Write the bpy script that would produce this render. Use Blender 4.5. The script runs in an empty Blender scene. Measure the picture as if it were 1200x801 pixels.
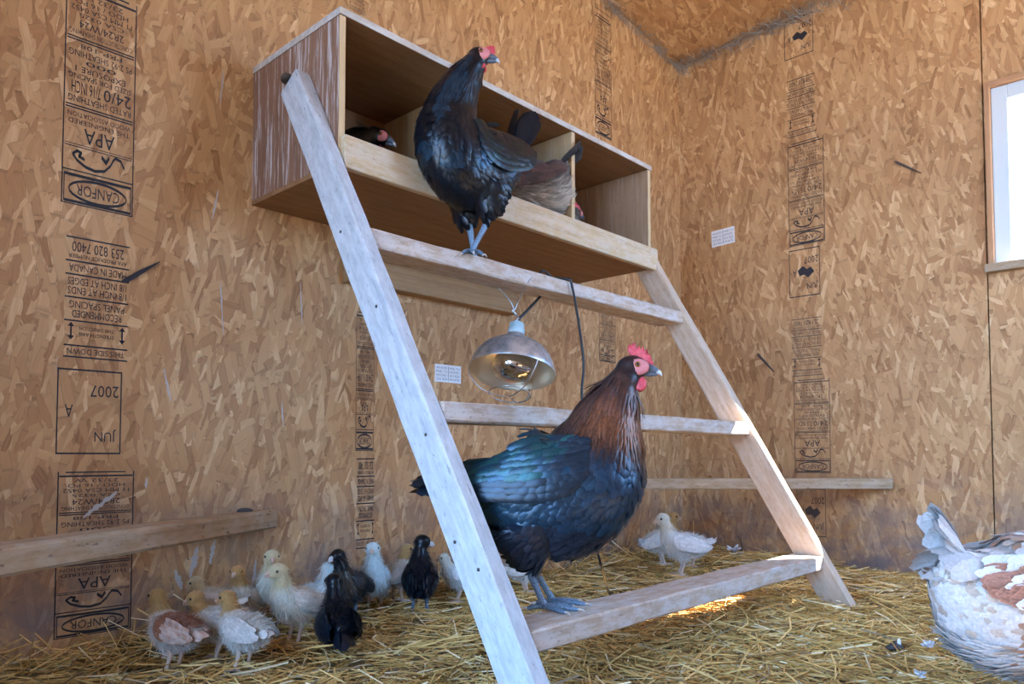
import bpy, bmesh, math, random
import numpy as np
from mathutils import Vector, Matrix

random.seed(7)
rng = np.random.default_rng(7)
SC = bpy.context.scene
COL = SC.collection

# ------------------------------------------------------------------ camera
F_PX, PRIN_Y = 880.0, 495.0
CAM = Vector((-2.977, -1.734, 0.42))
YAW, PITCH = math.radians(43.0), math.radians(2.5)
cam_d = bpy.data.cameras.new('camera')
cam = bpy.data.objects.new('camera', cam_d)
COL.objects.link(cam)
cam_d.sensor_width = 36.0
cam_d.lens = F_PX / 1200 * 36
cam_d.shift_y = (PRIN_Y - 400.5) / 1200
cam_d.clip_start = 0.02
cam.location = CAM
cam.rotation_euler = (math.pi / 2 + PITCH, 0, YAW - math.pi / 2)
SC.camera = cam
FW = Vector((math.cos(YAW), math.sin(YAW), 0))
RT = Vector((math.sin(YAW), -math.cos(YAW), 0))
UP = Vector((0, 0, 1))


def ray(px, py):
    """a pixel of the 1200x801 frame gives a direction only"""
    u = (px - 600) / F_PX
    v = (PRIN_Y - py) / F_PX
    f = FW * math.cos(PITCH) + UP * math.sin(PITCH)
    w = UP * math.cos(PITCH) - FW * math.sin(PITCH)
    return f + RT * u + w * v


def on_z(px, py, z):
    d = ray(px, py)
    return CAM + d * ((z - CAM.z) / d.z)


def on_y(px, py, y):
    d = ray(px, py)
    return CAM + d * ((y - CAM.y) / d.y)


def on_x(px, py, x):
    d = ray(px, py)
    return CAM + d * ((x - CAM.x) / d.x)


# ------------------------------------------------------------------ light
vs = SC.view_settings
vs.view_transform = 'Standard'
vs.look = 'None'
vs.gamma = 1.0
vs.use_curve_mapping = False
vs.exposure = 1.08

world = bpy.data.worlds.new('sky')
SC.world = world
world.use_nodes = True
bg = world.node_tree.nodes['Background']
bg.inputs[0].default_value = (0.30, 0.57, 1.0, 1)
bg.inputs[1].default_value = 8.5

sun_d = bpy.data.lights.new('sun', 'SUN')
sun_d.energy = 36.0
sun_d.angle = 0.006
sun_d.color = (1.0, 0.93, 0.82)
sun = bpy.data.objects.new('sun', sun_d)
COL.objects.link(sun)
SUN_DIR = Vector((-1.0, 0.683, -1.15)).normalized()
sun.rotation_euler = SUN_DIR.to_track_quat('-Z', 'Y').to_euler()
sun.location = (3, -4, 5)


def portal(name, loc, look, sx, sy):
    d = bpy.data.lights.new(name, 'AREA')
    d.shape = 'RECTANGLE'
    d.size, d.size_y = sx, sy
    d.cycles.is_portal = True
    o = bpy.data.objects.new(name, d)
    COL.objects.link(o)
    o.location = loc
    o.rotation_euler = Vector(look).to_track_quat('-Z', 'Z').to_euler()
    return o


ROOM_X, ROOM_Y = -4.9, -2.75
DOOR_Y0, DOOR_Y1, DOOR_H = -2.55, -0.35, 2.15
WIN_Y0, WIN_Y1, WIN_Z0, WIN_Z1 = -1.622, -1.205, 1.065, 1.69
SIDE_X0, SIDE_X1, SIDE_Z0, SIDE_Z1 = -1.35, -0.25, 0.75, 1.85  # unseen opening added in the near wall to light the left wall
portal('door_portal', (ROOM_X - 0.01, (DOOR_Y0 + DOOR_Y1) / 2, DOOR_H / 2), (1, 0, 0), DOOR_Y1 - DOOR_Y0, DOOR_H)
portal('window_portal', (0.06, (WIN_Y0 + WIN_Y1) / 2, (WIN_Z0 + WIN_Z1) / 2), (-1, 0, 0), WIN_Y1 - WIN_Y0, WIN_Z1 - WIN_Z0)
portal('side_portal', ((SIDE_X0 + SIDE_X1) / 2, ROOM_Y - 0.02, (SIDE_Z0 + SIDE_Z1) / 2), (0, 1, 0), SIDE_X1 - SIDE_X0, SIDE_Z1 - SIDE_Z0)


# ------------------------------------------------------------------ materials
class NT:
    def __init__(self, name):
        self.m = bpy.data.materials.new(name)
        self.m.use_nodes = True
        self.t = self.m.node_tree
        self.b = self.t.nodes['Principled BSDF']

    def n(self, typ, ins=None, **props):
        nd = self.t.nodes.new(typ)
        for k, v in props.items():
            setattr(nd, k, v)
        for k, v in (ins or {}).items():
            self.put(nd.inputs[k], v)
        return nd

    def put(self, sock, v):
        if isinstance(v, bpy.types.NodeSocket):
            self.t.links.new(v, sock)
        else:
            sock.default_value = v

    def set(self, **kw):
        names = {'color': 'Base Color', 'rough': 'Roughness', 'metal': 'Metallic', 'normal': 'Normal', 'spec': 'Specular IOR Level',
                 'coat': 'Coat Weight', 'sheen': 'Sheen Weight', 'sub': 'Subsurface Weight', 'alpha': 'Alpha', 'tint': 'Specular Tint'}
        for k, v in kw.items():
            self.put(self.b.inputs[names[k]], v)

    def math(self, op, a, b=0.0, c=None):
        nd = self.n('ShaderNodeMath', operation=op)
        self.put(nd.inputs[0], a)
        self.put(nd.inputs[1], b)
        if c is not None:
            self.put(nd.inputs[2], c)
        return nd.outputs[0]

    def mix(self, f, a, b, blend='MIX'):
        nd = self.n('ShaderNodeMix', data_type='RGBA', blend_type=blend)
        self.put(nd.inputs[0], f)
        self.put(nd.inputs[6], a)
        self.put(nd.inputs[7], b)
        return nd.outputs[2]

    def ramp(self, fac, stops):
        nd = self.n('ShaderNodeValToRGB')
        el = nd.color_ramp.elements
        while len(el) < len(stops):
            el.new(0.5)
        for e, (p, c) in zip(el, stops):
            e.position = p
            e.color = c if len(c) == 4 else (*c, 1)
        self.put(nd.inputs[0], fac)
        return nd.outputs[0]

    def coords(self, scale=(1, 1, 1), rot=(0, 0, 0), src='Object', loc=(0, 0, 0)):
        tc = self.n('ShaderNodeTexCoord')
        mp = self.n('ShaderNodeMapping')
        self.t.links.new(tc.outputs[src], mp.inputs[0])
        mp.inputs['Scale'].default_value = scale
        mp.inputs['Rotation'].default_value = rot
        mp.inputs['Location'].default_value = loc
        return mp.outputs[0]

    def noise(self, vec, scale, detail=3, rough=0.55):
        nd = self.n('ShaderNodeTexNoise', {'Vector': vec, 'Scale': scale, 'Detail': detail, 'Roughness': rough})
        return nd.outputs['Fac']

    def bump(self, h, strength=0.3, dist=0.002):
        nd = self.n('ShaderNodeBump', {'Height': h, 'Strength': strength, 'Distance': dist})
        return nd.outputs[0]


def plain(name, color, rough=0.6, metal=0.0, spec=0.5):
    m = NT(name)
    m.set(color=(*color, 1), rough=rough, metal=metal, spec=spec)
    return m.m


def osb(name, axes, dirt=False):
    """oriented strand board: overlapping layers of long flat flakes"""
    m = NT(name)
    tc = m.n('ShaderNodeTexCoord')
    sep = m.n('ShaderNodeSeparateXYZ', {0: tc.outputs['Object']})
    cmb = m.n('ShaderNodeCombineXYZ')
    m.t.links.new(sep.outputs[axes[0]], cmb.inputs[0])
    m.t.links.new(sep.outputs[axes[1]], cmb.inputs[1])
    p = m.n('ShaderNodeVectorMath', {0: cmb.outputs[0], 1: (axes[0] * 7.3 + 0.9, axes[1] * 3.1, 0)}, operation='ADD').outputs[0]
    wob = m.n('ShaderNodeTexNoise', {'Vector': p, 'Scale': 34.0, 'Detail': 3.0})
    wv = m.n('ShaderNodeVectorMath', {0: wob.outputs['Color'], 1: (0.5, 0.5, 0.5)}, operation='SUBTRACT')
    ws = m.n('ShaderNodeVectorMath', {0: wv.outputs[0], 'Scale': 0.007}, operation='SCALE')
    p2 = m.n('ShaderNodeVectorMath', {0: p, 1: ws.outputs[0]}, operation='ADD').outputs[0]
    pal = [(0.0, (0.11, 0.042, 0.014)), (0.12, (0.25, 0.108, 0.038)), (0.28, (0.42, 0.208, 0.086)), (0.5, (0.50, 0.270, 0.116)), (0.82, (0.59, 0.342, 0.160)), (1.0, (0.78, 0.52, 0.29))]
    col = None
    hgt = None
    layers = [(0.05, 0.040, 0.130, 0.0, 1.7), (0.55, 0.028, 0.110, 0.45, 9.1), (-0.5, 0.033, 0.120, 0.45, 4.2), (1.25, 0.022, 0.085, 0.72, 13.0), (-0.15, 0.024, 0.115, 0.42, 21.0),
              (-1.0, 0.020, 0.075, 0.74, 17.0), (0.22, 0.017, 0.085, 0.55, 31.0), (-0.35, 0.010, 0.05, 0.74, 40.0)]
    for i, (ang, w, l, thr, off) in enumerate(layers):
        mp = m.n('ShaderNodeMapping', {0: p2}, vector_type='TEXTURE')
        mp.inputs['Rotation'].default_value = (0, 0, ang)
        mp.inputs['Location'].default_value = (off, off * 0.37, 0)
        mp.inputs['Scale'].default_value = (w, l, 1)
        vo = m.n('ShaderNodeTexVoronoi', {'Vector': mp.outputs[0], 'Scale': 1.0, 'Randomness': 0.95}, voronoi_dimensions='2D', distance='CHEBYCHEV')
        sc = m.n('ShaderNodeSeparateColor', {0: vo.outputs['Color']})
        gr = m.n('ShaderNodeMapping', {0: p2}, vector_type='TEXTURE')
        gr.inputs['Rotation'].default_value = (0, 0, ang)
        gr.inputs['Scale'].default_value = (0.004, 0.06, 1)
        gn = m.noise(gr.outputs[0], 1.0, 3)
        tone = m.math('ADD', m.math('MULTIPLY_ADD', sc.outputs[1], 0.70, 0.05), m.math('MULTIPLY', gn, 0.34))
        c = m.ramp(tone, pal)
        if col is None:
            col, hgt = c, sc.outputs[2]
        else:
            mask = m.math('GREATER_THAN', sc.outputs[0], thr)
            # thin shadow painted into the colour where a flake lies over the next
            edge = m.math('LESS_THAN', vo.outputs['Distance'], 0.56)
            rim = m.n('ShaderNodeMapRange', {0: vo.outputs['Distance'], 1: 0.46, 2: 0.56, 3: 1.0, 4: 0.72})
            c = m.mix(1.0, c, rim.outputs[0], 'MULTIPLY')
            mask = m.math('MULTIPLY', mask, edge)
            col = m.mix(mask, col, c)
            nd = m.n('ShaderNodeMix', data_type='FLOAT')
            m.put(nd.inputs[0], mask)
            m.put(nd.inputs[2], hgt)
            m.put(nd.inputs[3], m.math('ADD', sc.outputs[2], 0.25 * i))
            hgt = nd.outputs[0]
    # whitish scuffs and droppings running down the wood
    st = m.n('ShaderNodeMapping', {0: p}, vector_type='TEXTURE')
    st.inputs['Scale'].default_value = (0.012, 0.14, 1)
    sn = m.noise(st.outputs[0], 1.0, 4, 0.6)
    sm = m.ramp(sn, [(0.70, (0, 0, 0)), (0.78, (1, 1, 1))])
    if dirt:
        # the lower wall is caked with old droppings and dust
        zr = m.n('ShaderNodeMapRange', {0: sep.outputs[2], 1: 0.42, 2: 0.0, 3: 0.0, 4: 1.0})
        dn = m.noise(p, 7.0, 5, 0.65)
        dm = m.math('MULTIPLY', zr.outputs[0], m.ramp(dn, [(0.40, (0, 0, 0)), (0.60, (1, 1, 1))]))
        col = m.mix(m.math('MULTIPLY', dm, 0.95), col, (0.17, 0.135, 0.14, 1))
        zr2 = m.n('ShaderNodeMapRange', {0: sep.outputs[2], 1: 1.1, 2: 0.2, 3: 0.1, 4: 0.75})
        sm = m.math('MULTIPLY', sm, zr2.outputs[0])
    else:
        sm = m.math('MULTIPLY', sm, 0.12)
    col = m.mix(sm, col, (0.62, 0.55, 0.50, 1))
    big = m.noise(p, 1.6, 3)
    col = m.mix(1.0, col, m.ramp(big, [(0.3, (0.86, 0.84, 0.83)), (0.7, (1.06, 1.05, 1.04))]), 'MULTIPLY')
    m.set(color=col, rough=0.62, spec=0.35, normal=m.bump(hgt, 0.55, 0.0016))
    return m.m


def wood(name, c1, c2, white=0.0, wcol=(0.72, 0.70, 0.68), grain=9.0, rough=0.75, dark=0.0, ws=(5, 14, 14), wr=(0.42, 0.60)):
    """sawn lumber, grain along local x"""
    m = NT(name)
    v = m.coords((0.55, 1, 1))
    w = m.n('ShaderNodeTexNoise', {'Vector': m.coords((1.2, 5, 5)), 'Scale': 3.0, 'Detail': 2.0})
    off = m.n('ShaderNodeVectorMath', {0: w.outputs['Color'], 'Scale': 0.12}, operation='SCALE').outputs[0]
    vv = m.n('ShaderNodeVectorMath', {0: m.coords((1.0, grain * 5, grain * 5)), 1: off}, operation='ADD').outputs[0]
    g = m.noise(vv, 2.2, 5, 0.6)
    fine = m.noise(m.coords((6, 260, 260)), 1.0, 3, 0.6)
    f = m.math('ADD', m.math('MULTIPLY', g, 0.75), m.math('MULTIPLY', fine, 0.3))
    col = m.mix(m.ramp(f, [(0.3, (0, 0, 0)), (0.72, (1, 1, 1))]), (*c1, 1), (*c2, 1))
    if white:
        wn = m.noise(m.coords(ws), 4.0, 6, 0.7)
        col = m.mix(m.math('MULTIPLY', m.ramp(wn, [(wr[0], (0, 0, 0)), (wr[1], (1, 1, 1))]), white), col, (*wcol, 1))
    if dark:
        dn = m.noise(m.coords((9, 22, 22), loc=(3, 3, 3)), 5.0, 4, 0.7)
        col = m.mix(m.math('MULTIPLY', m.ramp(dn, [(0.60, (0, 0, 0)), (0.70, (1, 1, 1))]), dark), col, (0.09, 0.06, 0.05, 1))
    m.set(color=col, rough=rough, spec=0.3, normal=m.bump(f, 0.5, 0.0015))
    return m.m


def vcol(name, rough=0.6, metal=0.0, spec=0.4, noise=0.25, sheen=0.0, nscale=220):
    """plumage: colour comes from the feathers' own colour attribute"""
    m = NT(name)
    a = m.n('ShaderNodeAttribute', attribute_name='col')
    n = m.noise(m.coords(), nscale, 2)
    k = m.ramp(n, [(0.25, (1 - noise,) * 3), (0.75, (1 + noise * 0.6,) * 3)])
    m.set(color=m.mix(1.0, a.outputs['Color'], k, 'MULTIPLY'), rough=rough, metal=metal, spec=spec, sheen=sheen)
    return m.m


M = {}
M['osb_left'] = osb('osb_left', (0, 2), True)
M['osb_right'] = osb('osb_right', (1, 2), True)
M['osb_ceiling'] = osb('osb_ceiling', (1, 0))
M['rail'] = wood('weathered_rail', (0.34, 0.355, 0.39), (0.53, 0.54, 0.57), 0.6, (0.62, 0.64, 0.68), 8, 0.7, 0.5)
M['rail_brown'] = wood('brown_rail', (0.40, 0.27, 0.18), (0.62, 0.46, 0.34), 0.35, (0.70, 0.63, 0.56), 8, 0.75, 0.25)
M['rung'] = wood('soiled_rung', (0.36, 0.25, 0.18), (0.56, 0.43, 0.33), 0.6, (0.64, 0.60, 0.60), 8, 0.8, 0.65)
M['perch'] = wood('perch_wood', (0.26, 0.165, 0.09), (0.45, 0.31, 0.19), 0.4, (0.50, 0.41, 0.33), 8, 0.8, 0.8)
M['box_ply'] = wood('nest_plywood', (0.19, 0.085, 0.032), (0.32, 0.16, 0.068), 0.08, (0.5, 0.4, 0.32), 4, 0.6, 0.15)
M['box_side'] = wood('nest_side_plywood', (0.17, 0.082, 0.048), (0.32, 0.17, 0.105), 0.9, (0.56, 0.51, 0.50), 5, 0.7, 0.6, (1.4, 26, 26), (0.52, 0.62))
M['box_inner'] = wood('nest_inner_plywood', (0.32, 0.19, 0.11), (0.50, 0.33, 0.21), 0.5, (0.58, 0.48, 0.40), 5, 0.7, 0.35, (1.4, 20, 20), (0.54, 0.66))
M['box_lip'] = wood('nest_lip', (0.46, 0.31, 0.17), (0.64, 0.48, 0.30), 0.45, (0.66, 0.60, 0.54), 7, 0.75, 0.25)
M['ledger'] = wood('ledger_lumber', (0.27, 0.14, 0.06), (0.42, 0.245, 0.115), 0.1, (0.5, 0.4, 0.3), 8, 0.75, 0.3)
M['pine'] = wood('pine_divider', (0.50, 0.32, 0.15), (0.66, 0.47, 0.26), 0.15, (0.68, 0.6, 0.5), 9, 0.65, 0.05)
M['dusty'] = wood('dusty_edge', (0.36, 0.29, 0.24), (0.55, 0.49, 0.44), 0.8, (0.60, 0.57, 0.55), 8, 0.9, 0.4)
M['ink'] = plain('stamp_ink', (0.022, 0.018, 0.024), 0.7)
M['ink_soft'] = plain('faded_stamp_ink', (0.075, 0.05, 0.042), 0.8)
M['paper'] = plain('label_paper', (0.78, 0.78, 0.80), 0.7)
M['print'] = plain('label_print', (0.16, 0.18, 0.25), 0.8)
M['frame_white'] = plain('window_vinyl', (0.55, 0.58, 0.60), 0.45)
M['trim_brown'] = wood('window_trim', (0.36, 0.17, 0.08), (0.52, 0.27, 0.13), 0.1, (0.6, 0.5, 0.4))
M['seam'] = plain('dark_gap', (0.03, 0.022, 0.018), 0.9)
M['grey_sill'] = wood('grey_sill_board', (0.22, 0.20, 0.20), (0.34, 0.32, 0.32), 0.4, (0.42, 0.40, 0.40))
M['steel'] = plain('dull_steel', (0.55, 0.56, 0.58), 0.35, 1.0)
M['dark_steel'] = plain('rusty_bolt', (0.11, 0.09, 0.08), 0.5, 0.8)
M['black_rubber'] = plain('black_rubber', (0.014, 0.014, 0.016), 0.42)
M['cream_plastic'] = plain('lamp_socket_plastic', (0.45, 0.58, 0.62), 0.4)
g = NT('window_glass')
tr = g.n('ShaderNodeBsdfTransparent')
gl = g.n('ShaderNodeBsdfGlossy', {'Roughness': 0.02})
mx = g.n('ShaderNodeMixShader', {0: 0.07, 1: tr.outputs[0], 2: gl.outputs[0]})
g.t.links.new(mx.outputs[0], g.t.nodes['Material Output'].inputs[0])
M['glass'] = g.m
al = NT('spun_aluminium')
an = al.noise(al.coords(), 26, 5, 0.7)
al.set(color=al.ramp(an, [(0.35, (0.30, 0.31, 0.34)), (0.6, (0.62, 0.63, 0.66))]), metal=0.7, rough=al.ramp(an, [(0.3, (0.5, 0.5, 0.5)), (0.7, (0.28, 0.28, 0.28))]), normal=al.bump(an, 0.25, 0.002))
M['aluminium'] = al.m
M['bulb'] = plain('silvered_bulb', (0.72, 0.70, 0.70), 0.10, 1.0)
M['reflector_in'] = plain('reflector_inner', (0.78, 0.74, 0.64), 0.38, 0.85)

M['down'] = vcol('chick_down', 0.9, 0, 0.15, 0.15, 0.3)
M['soft_feather'] = vcol('matt_feathers', 0.75, 0, 0.25, 0.2, 0.2)
M['gloss_feather'] = vcol('glossy_black_feathers', 0.33, 0.35, 0.5, 0.35)
M['comb'] = NT('red_comb')
cn = M['comb'].noise(M['comb'].coords(), 260, 2)
M['comb'].set(color=M['comb'].ramp(cn, [(0.3, (0.50, 0.035, 0.055)), (0.7, (0.72, 0.09, 0.11))]), rough=0.5, sub=0.15, normal=M['comb'].bump(cn, 0.4, 0.001))
M['comb'] = M['comb'].m
M['pink_skin'] = plain('pink_face_skin', (0.62, 0.20, 0.20), 0.55)
M['pale_lobe'] = plain('pale_earlobe', (0.75, 0.55, 0.58), 0.5)
M['beak_dark'] = plain('dark_horn_beak', (0.10, 0.12, 0.16), 0.35)
M['beak_tip'] = plain('pale_beak_tip', (0.55, 0.58, 0.62), 0.35)
M['beak_pink'] = plain('pink_beak', (0.62, 0.40, 0.31), 0.45)
M['iris'] = plain('amber_iris', (0.32, 0.11, 0.03), 0.12)
M['pupil'] = plain('black_eye', (0.004, 0.004, 0.005), 0.06)
M['leg_blue'] = NT('slate_leg_scales')
lv = M['leg_blue'].n('ShaderNodeTexVoronoi', {'Vector': M['leg_blue'].coords((1, 1, 0.8)), 'Scale': 330.0}, feature='DISTANCE_TO_EDGE')
M['leg_blue'].set(color=M['leg_blue'].ramp(lv.outputs['Distance'], [(0.0, (0.07, 0.11, 0.17)), (0.25, (0.24, 0.34, 0.46))]), rough=0.45, normal=M['leg_blue'].bump(lv.outputs['Distance'], 0.5, 0.001))
M['leg_blue'] = M['leg_blue'].m
M['leg_pink'] = plain('pale_leg_skin', (0.60, 0.44, 0.36), 0.55)
M['claw'] = plain('pale_claw', (0.58, 0.52, 0.48), 0.4)

sb = NT('trodden_straw')
v1 = sb.noise(sb.coords((30, 160, 30), (0, 0, 0.5)), 1.0, 4)
v2 = sb.noise(sb.coords((170, 26, 30), (0, 0, 0.2)), 1.0, 4)
v3 = sb.noise(sb.coords(), 5.0, 4)
sf = sb.math('MAXIMUM', v1, v2)
sb.set(color=sb.mix(sb.ramp(v3, [(0.35, (0, 0, 0)), (0.7, (0.7, 0.7, 0.7))]), sb.ramp(sf, [(0.45, (0.15, 0.085, 0.03)), (0.75, (0.46, 0.31, 0.11))]), (0.16, 0.12, 0.09, 1)), rough=0.9, normal=sb.bump(sf, 0.8, 0.006))
M['straw_bed'] = sb.m
M['straw'] = vcol('straw_stalks', 0.6, 0, 0.4, 0.15, 0, 60)
M['web'] = plain('grey_cobweb', (0.32, 0.27, 0.23), 0.95)
M['ground'] = plain('outdoor_ground', (0.40, 0.38, 0.34), 0.9)
M['dung'] = plain('dried_dropping', (0.06, 0.05, 0.05), 0.8)


# ------------------------------------------------------------------ helpers
def link(name, me, mat=None, parent=None):
    o = bpy.data.objects.new(name, me)
    COL.objects.link(o)
    if mat is not None:
        me.materials.clear()
        me.materials.append(mat)
    if parent is not None:
        o.parent = parent
    return o


def tag(o, label, cat, group=None):
    o['label'] = label
    o['category'] = cat
    if group:
        o['group'] = group
    return o


def empty(name, loc=(0, 0, 0), rotz=0.0):
    o = bpy.data.objects.new(name, None)
    o.empty_display_size = 0.05
    COL.objects.link(o)
    o.location = loc
    o.rotation_euler = (0, 0, rotz)
    return o


def from_bm(name, bm, mat, parent=None, smooth=False):
    me = bpy.data.meshes.new(name)
    bm.to_mesh(me)
    bm.free()
    if smooth:
        me.shade_smooth()
    return link(name, me, mat, parent)


def box_bm(size, bevel=0.0015, rough=0.0, segs=1):
    bm = bmesh.new()
    bmesh.ops.create_cube(bm, size=1.0)
    bmesh.ops.scale(bm, vec=size, verts=bm.verts)
    if segs > 1:
        es = [e for e in bm.edges if abs((e.verts[0].co - e.verts[1].co).x) > size[0] * 0.5]
        bmesh.ops.subdivide_edges(bm, edges=es, cuts=segs - 1)
    if bevel:
        es = [e for e in bm.edges if len(e.link_faces) == 2 and e.calc_face_angle(0) > 0.5]
        bmesh.ops.bevel(bm, geom=es, offset=bevel, segments=1, affect='EDGES')
    if rough:
        for v in bm.verts:
            v.co.y += random.uniform(-rough, rough)
            v.co.z += random.uniform(-rough, rough)
    return bm


def box(name, lo, hi, mat, parent=None, bevel=0.0015, along=None):
    """axis-aligned board between two corners; along = axis of the grain (local x)"""
    lo, hi = Vector(lo), Vector(hi)
    s, c = hi - lo, (lo + hi) / 2
    R = {None: Matrix.Identity(3), 0: Matrix.Identity(3), 1: Matrix.Rotation(math.pi / 2, 3, 'Z'), 2: Matrix.Rotation(-math.pi / 2, 3, 'Y')}[along]
    loc = R.transposed() @ s
    o = from_bm(name, box_bm((abs(loc.x), abs(loc.y), abs(loc.z)), bevel), mat, parent)
    o.matrix_basis = Matrix.Translation(c) @ R.to_4x4()
    return o


def beam(name, p0, p1, w, h, mat, parent=None, upv=UP, bevel=0.002, segs=8, rough=0.0006):
    """a board from p0 to p1: w across, h along upv"""
    p0, p1 = Vector(p0), Vector(p1)
    x = (p1 - p0).normalized()
    z = (Vector(upv) - x * x.dot(Vector(upv))).normalized()
    y = z.cross(x)
    o = from_bm(name, box_bm(((p1 - p0).length, w, h), bevel, rough, segs), mat, parent)
    R = Matrix((x, y, z)).transposed()
    o.matrix_basis = Matrix.Translation((p0 + p1) / 2) @ R.to_4x4()
    return o


def catmull(pts, sub):
    pts = [np.asarray(p, float) for p in pts]
    P = [2 * pts[0] - pts[1]] + pts + [2 * pts[-1] - pts[-2]]
    out = []
    for i in range(1, len(P) - 2):
        for k in range(sub):
            t = k / sub
            a, b, c, d = P[i - 1], P[i], P[i + 1], P[i + 2]
            out.append(0.5 * (2 * b + (c - a) * t + (2 * a - 5 * b + 4 * c - d) * t * t + (3 * b - a - 3 * c + d) * t ** 3))
    out.append(pts[-1])
    return np.array(out)


def tube_bm(bm, pts, rad, seg=8, sub=4):
    """round tube through points; rad a number or one per point"""
    n = len(pts)
    if np.isscalar(rad):
        rad = [rad] * n
    A = catmull([(*p, r) for p, r in zip(pts, rad)], sub)
    prev = None
    rings = []
    up = Vector((0.13, 0.31, 0.94))
    for i in range(len(A)):
        t = Vector(A[min(i + 1, len(A) - 1)][:3]) - Vector(A[max(i - 1, 0)][:3])
        if t.length < 1e-9:
            t = Vector((0, 0, 1))
        t.normalize()
        s = t.cross(up)
        if s.length < 0.05:
            s = t.cross(Vector((1, 0, 0)))
        s.normalize()
        if prev is not None:
            s2 = prev - t * prev.dot(t)
            if s2.length > 0.01:
                s = s2.normalized()
        prev = s
        u = t.cross(s)
        c = Vector(A[i][:3])
        r = max(A[i][3], 1e-4)
        rings.append([bm.verts.new(c + (s * math.cos(a) + u * math.sin(a)) * r) for a in [2 * math.pi * k / seg for k in range(seg)]])
    for a, b in zip(rings, rings[1:]):
        for k in range(seg):
            bm.faces.new((a[k], a[(k + 1) % seg], b[(k + 1) % seg], b[k]))
    bm.faces.new(rings[0][::-1])
    bm.faces.new(rings[-1])
    return bm


def tube(name, pts, rad, mat, parent=None, seg=8, sub=4):
    return from_bm(name, tube_bm(bmesh.new(), pts, rad, seg, sub), mat, parent, True)


def lathe_bm(prof, seg=40):
    bm = bmesh.new()
    rings = []
    for r, z in prof:
        if r < 1e-6:
            rings.append([bm.verts.new((0, 0, z))])
        else:
            rings.append([bm.verts.new((r * math.cos(2 * math.pi * k / seg), r * math.sin(2 * math.pi * k / seg), z)) for k in range(seg)])
    for a, b in zip(rings, rings[1:]):
        for k in range(seg):
            k2 = (k + 1) % seg
            if len(a) == 1 and len(b) == 1:
                continue
            if len(a) == 1:
                bm.faces.new((a[0], b[k2], b[k]))
            elif len(b) == 1:
                bm.faces.new((a[k], a[k2], b[0]))
            else:
                bm.faces.new((a[k], a[k2], b[k2], b[k]))
    return bm


def ellipsoid_bm(r, sub=2):
    bm = bmesh.new()
    bmesh.ops.create_icosphere(bm, subdivisions=sub, radius=1.0)
    bmesh.ops.scale(bm, vec=r, verts=bm.verts)
    return bm


def np_mesh(name, V, faces, cols=None, smooth=True):
    me = bpy.data.meshes.new(name)
    me.from_pydata(V.tolist(), [], faces)
    if cols is not None:
        at = me.color_attributes.new('col', 'FLOAT_COLOR', 'POINT')
        c4 = np.ones((len(V), 4), np.float32)
        c4[:, :3] = cols
        at.data.foreach_set('color', c4.ravel())
    if smooth:
        me.shade_smooth()
    return me


# ------------------------------------------------------------------ the shell of the coop
def structure(o):
    o['kind'] = 'structure'
    return o


def slab_with_holes(name, axis, at, thick, u0, u1, z0, z1, holes, mat, parent=None, top=None):
    """upright sheet with rectangular openings, from grid cells extruded to thickness; top(u) trims the upper edge"""
    us = sorted({u0, u1, *[h[0] for h in holes], *[h[1] for h in holes]})
    zs = sorted({z0, z1, *[h[2] for h in holes], *[h[3] for h in holes]})
    bm = bmesh.new()

    def P(u, z, t):
        if top is not None and z == z1:
            z = top(u)
        return (u, at + t, z) if axis == 'y' else (at + t, u, z)
    vv = {}

    def V(u, z, t):
        k = (u, z, t)
        if k not in vv:
            vv[k] = bm.verts.new(P(u, z, t))
        return vv[k]
    for a, b in zip(us, us[1:]):
        for c, d in zip(zs, zs[1:]):
            if any(h[0] <= a and b <= h[1] and h[2] <= c and d <= h[3] for h in holes):
                continue
            for t in (0, thick):
                bm.faces.new((V(a, c, t), V(b, c, t), V(b, d, t), V(a, d, t)))
    for e in [e for e in bm.edges if len(e.link_faces) == 1]:
        k0 = next(k for k, v in vv.items() if v is e.verts[0])
        k1 = next(k for k, v in vv.items() if v is e.verts[1])
        if k0[2] == 0:
            bm.faces.new((V(*k0), V(*k1), V(k1[0], k1[1], thick), V(k0[0], k0[1], thick)))
    bmesh.ops.recalc_face_normals(bm, faces=bm.faces)
    return from_bm(name, bm, mat, parent)


def ceil_z(x, y):
    return 2.195 - 0.10 * x - 0.045 * y


CTOP = 2.85
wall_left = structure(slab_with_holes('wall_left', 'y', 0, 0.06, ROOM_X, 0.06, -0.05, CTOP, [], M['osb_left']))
SEAM = -1.187
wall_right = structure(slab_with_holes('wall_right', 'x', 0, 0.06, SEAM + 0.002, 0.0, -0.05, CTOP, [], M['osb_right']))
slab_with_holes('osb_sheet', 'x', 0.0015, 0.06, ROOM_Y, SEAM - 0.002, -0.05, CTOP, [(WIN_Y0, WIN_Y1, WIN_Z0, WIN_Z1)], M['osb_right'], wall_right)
box('seam_gap', (0.02, SEAM - 0.006, -0.05), (0.05, SEAM + 0.006, CTOP), M['seam'], wall_right, 0)
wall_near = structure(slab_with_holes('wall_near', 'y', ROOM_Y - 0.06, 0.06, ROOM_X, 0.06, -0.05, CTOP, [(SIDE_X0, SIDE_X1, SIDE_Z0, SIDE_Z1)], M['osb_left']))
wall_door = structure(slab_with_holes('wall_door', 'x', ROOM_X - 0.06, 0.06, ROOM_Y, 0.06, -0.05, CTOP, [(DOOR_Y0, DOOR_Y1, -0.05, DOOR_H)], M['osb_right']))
added_partition = structure(slab_with_holes('added_partition', 'x', -3.33, 0.06, -0.65, 0.0, -0.05, CTOP, [], M['osb_right']))  # unseen, added to keep door light off the left wall; left perch ends here
bm = bmesh.new()
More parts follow.
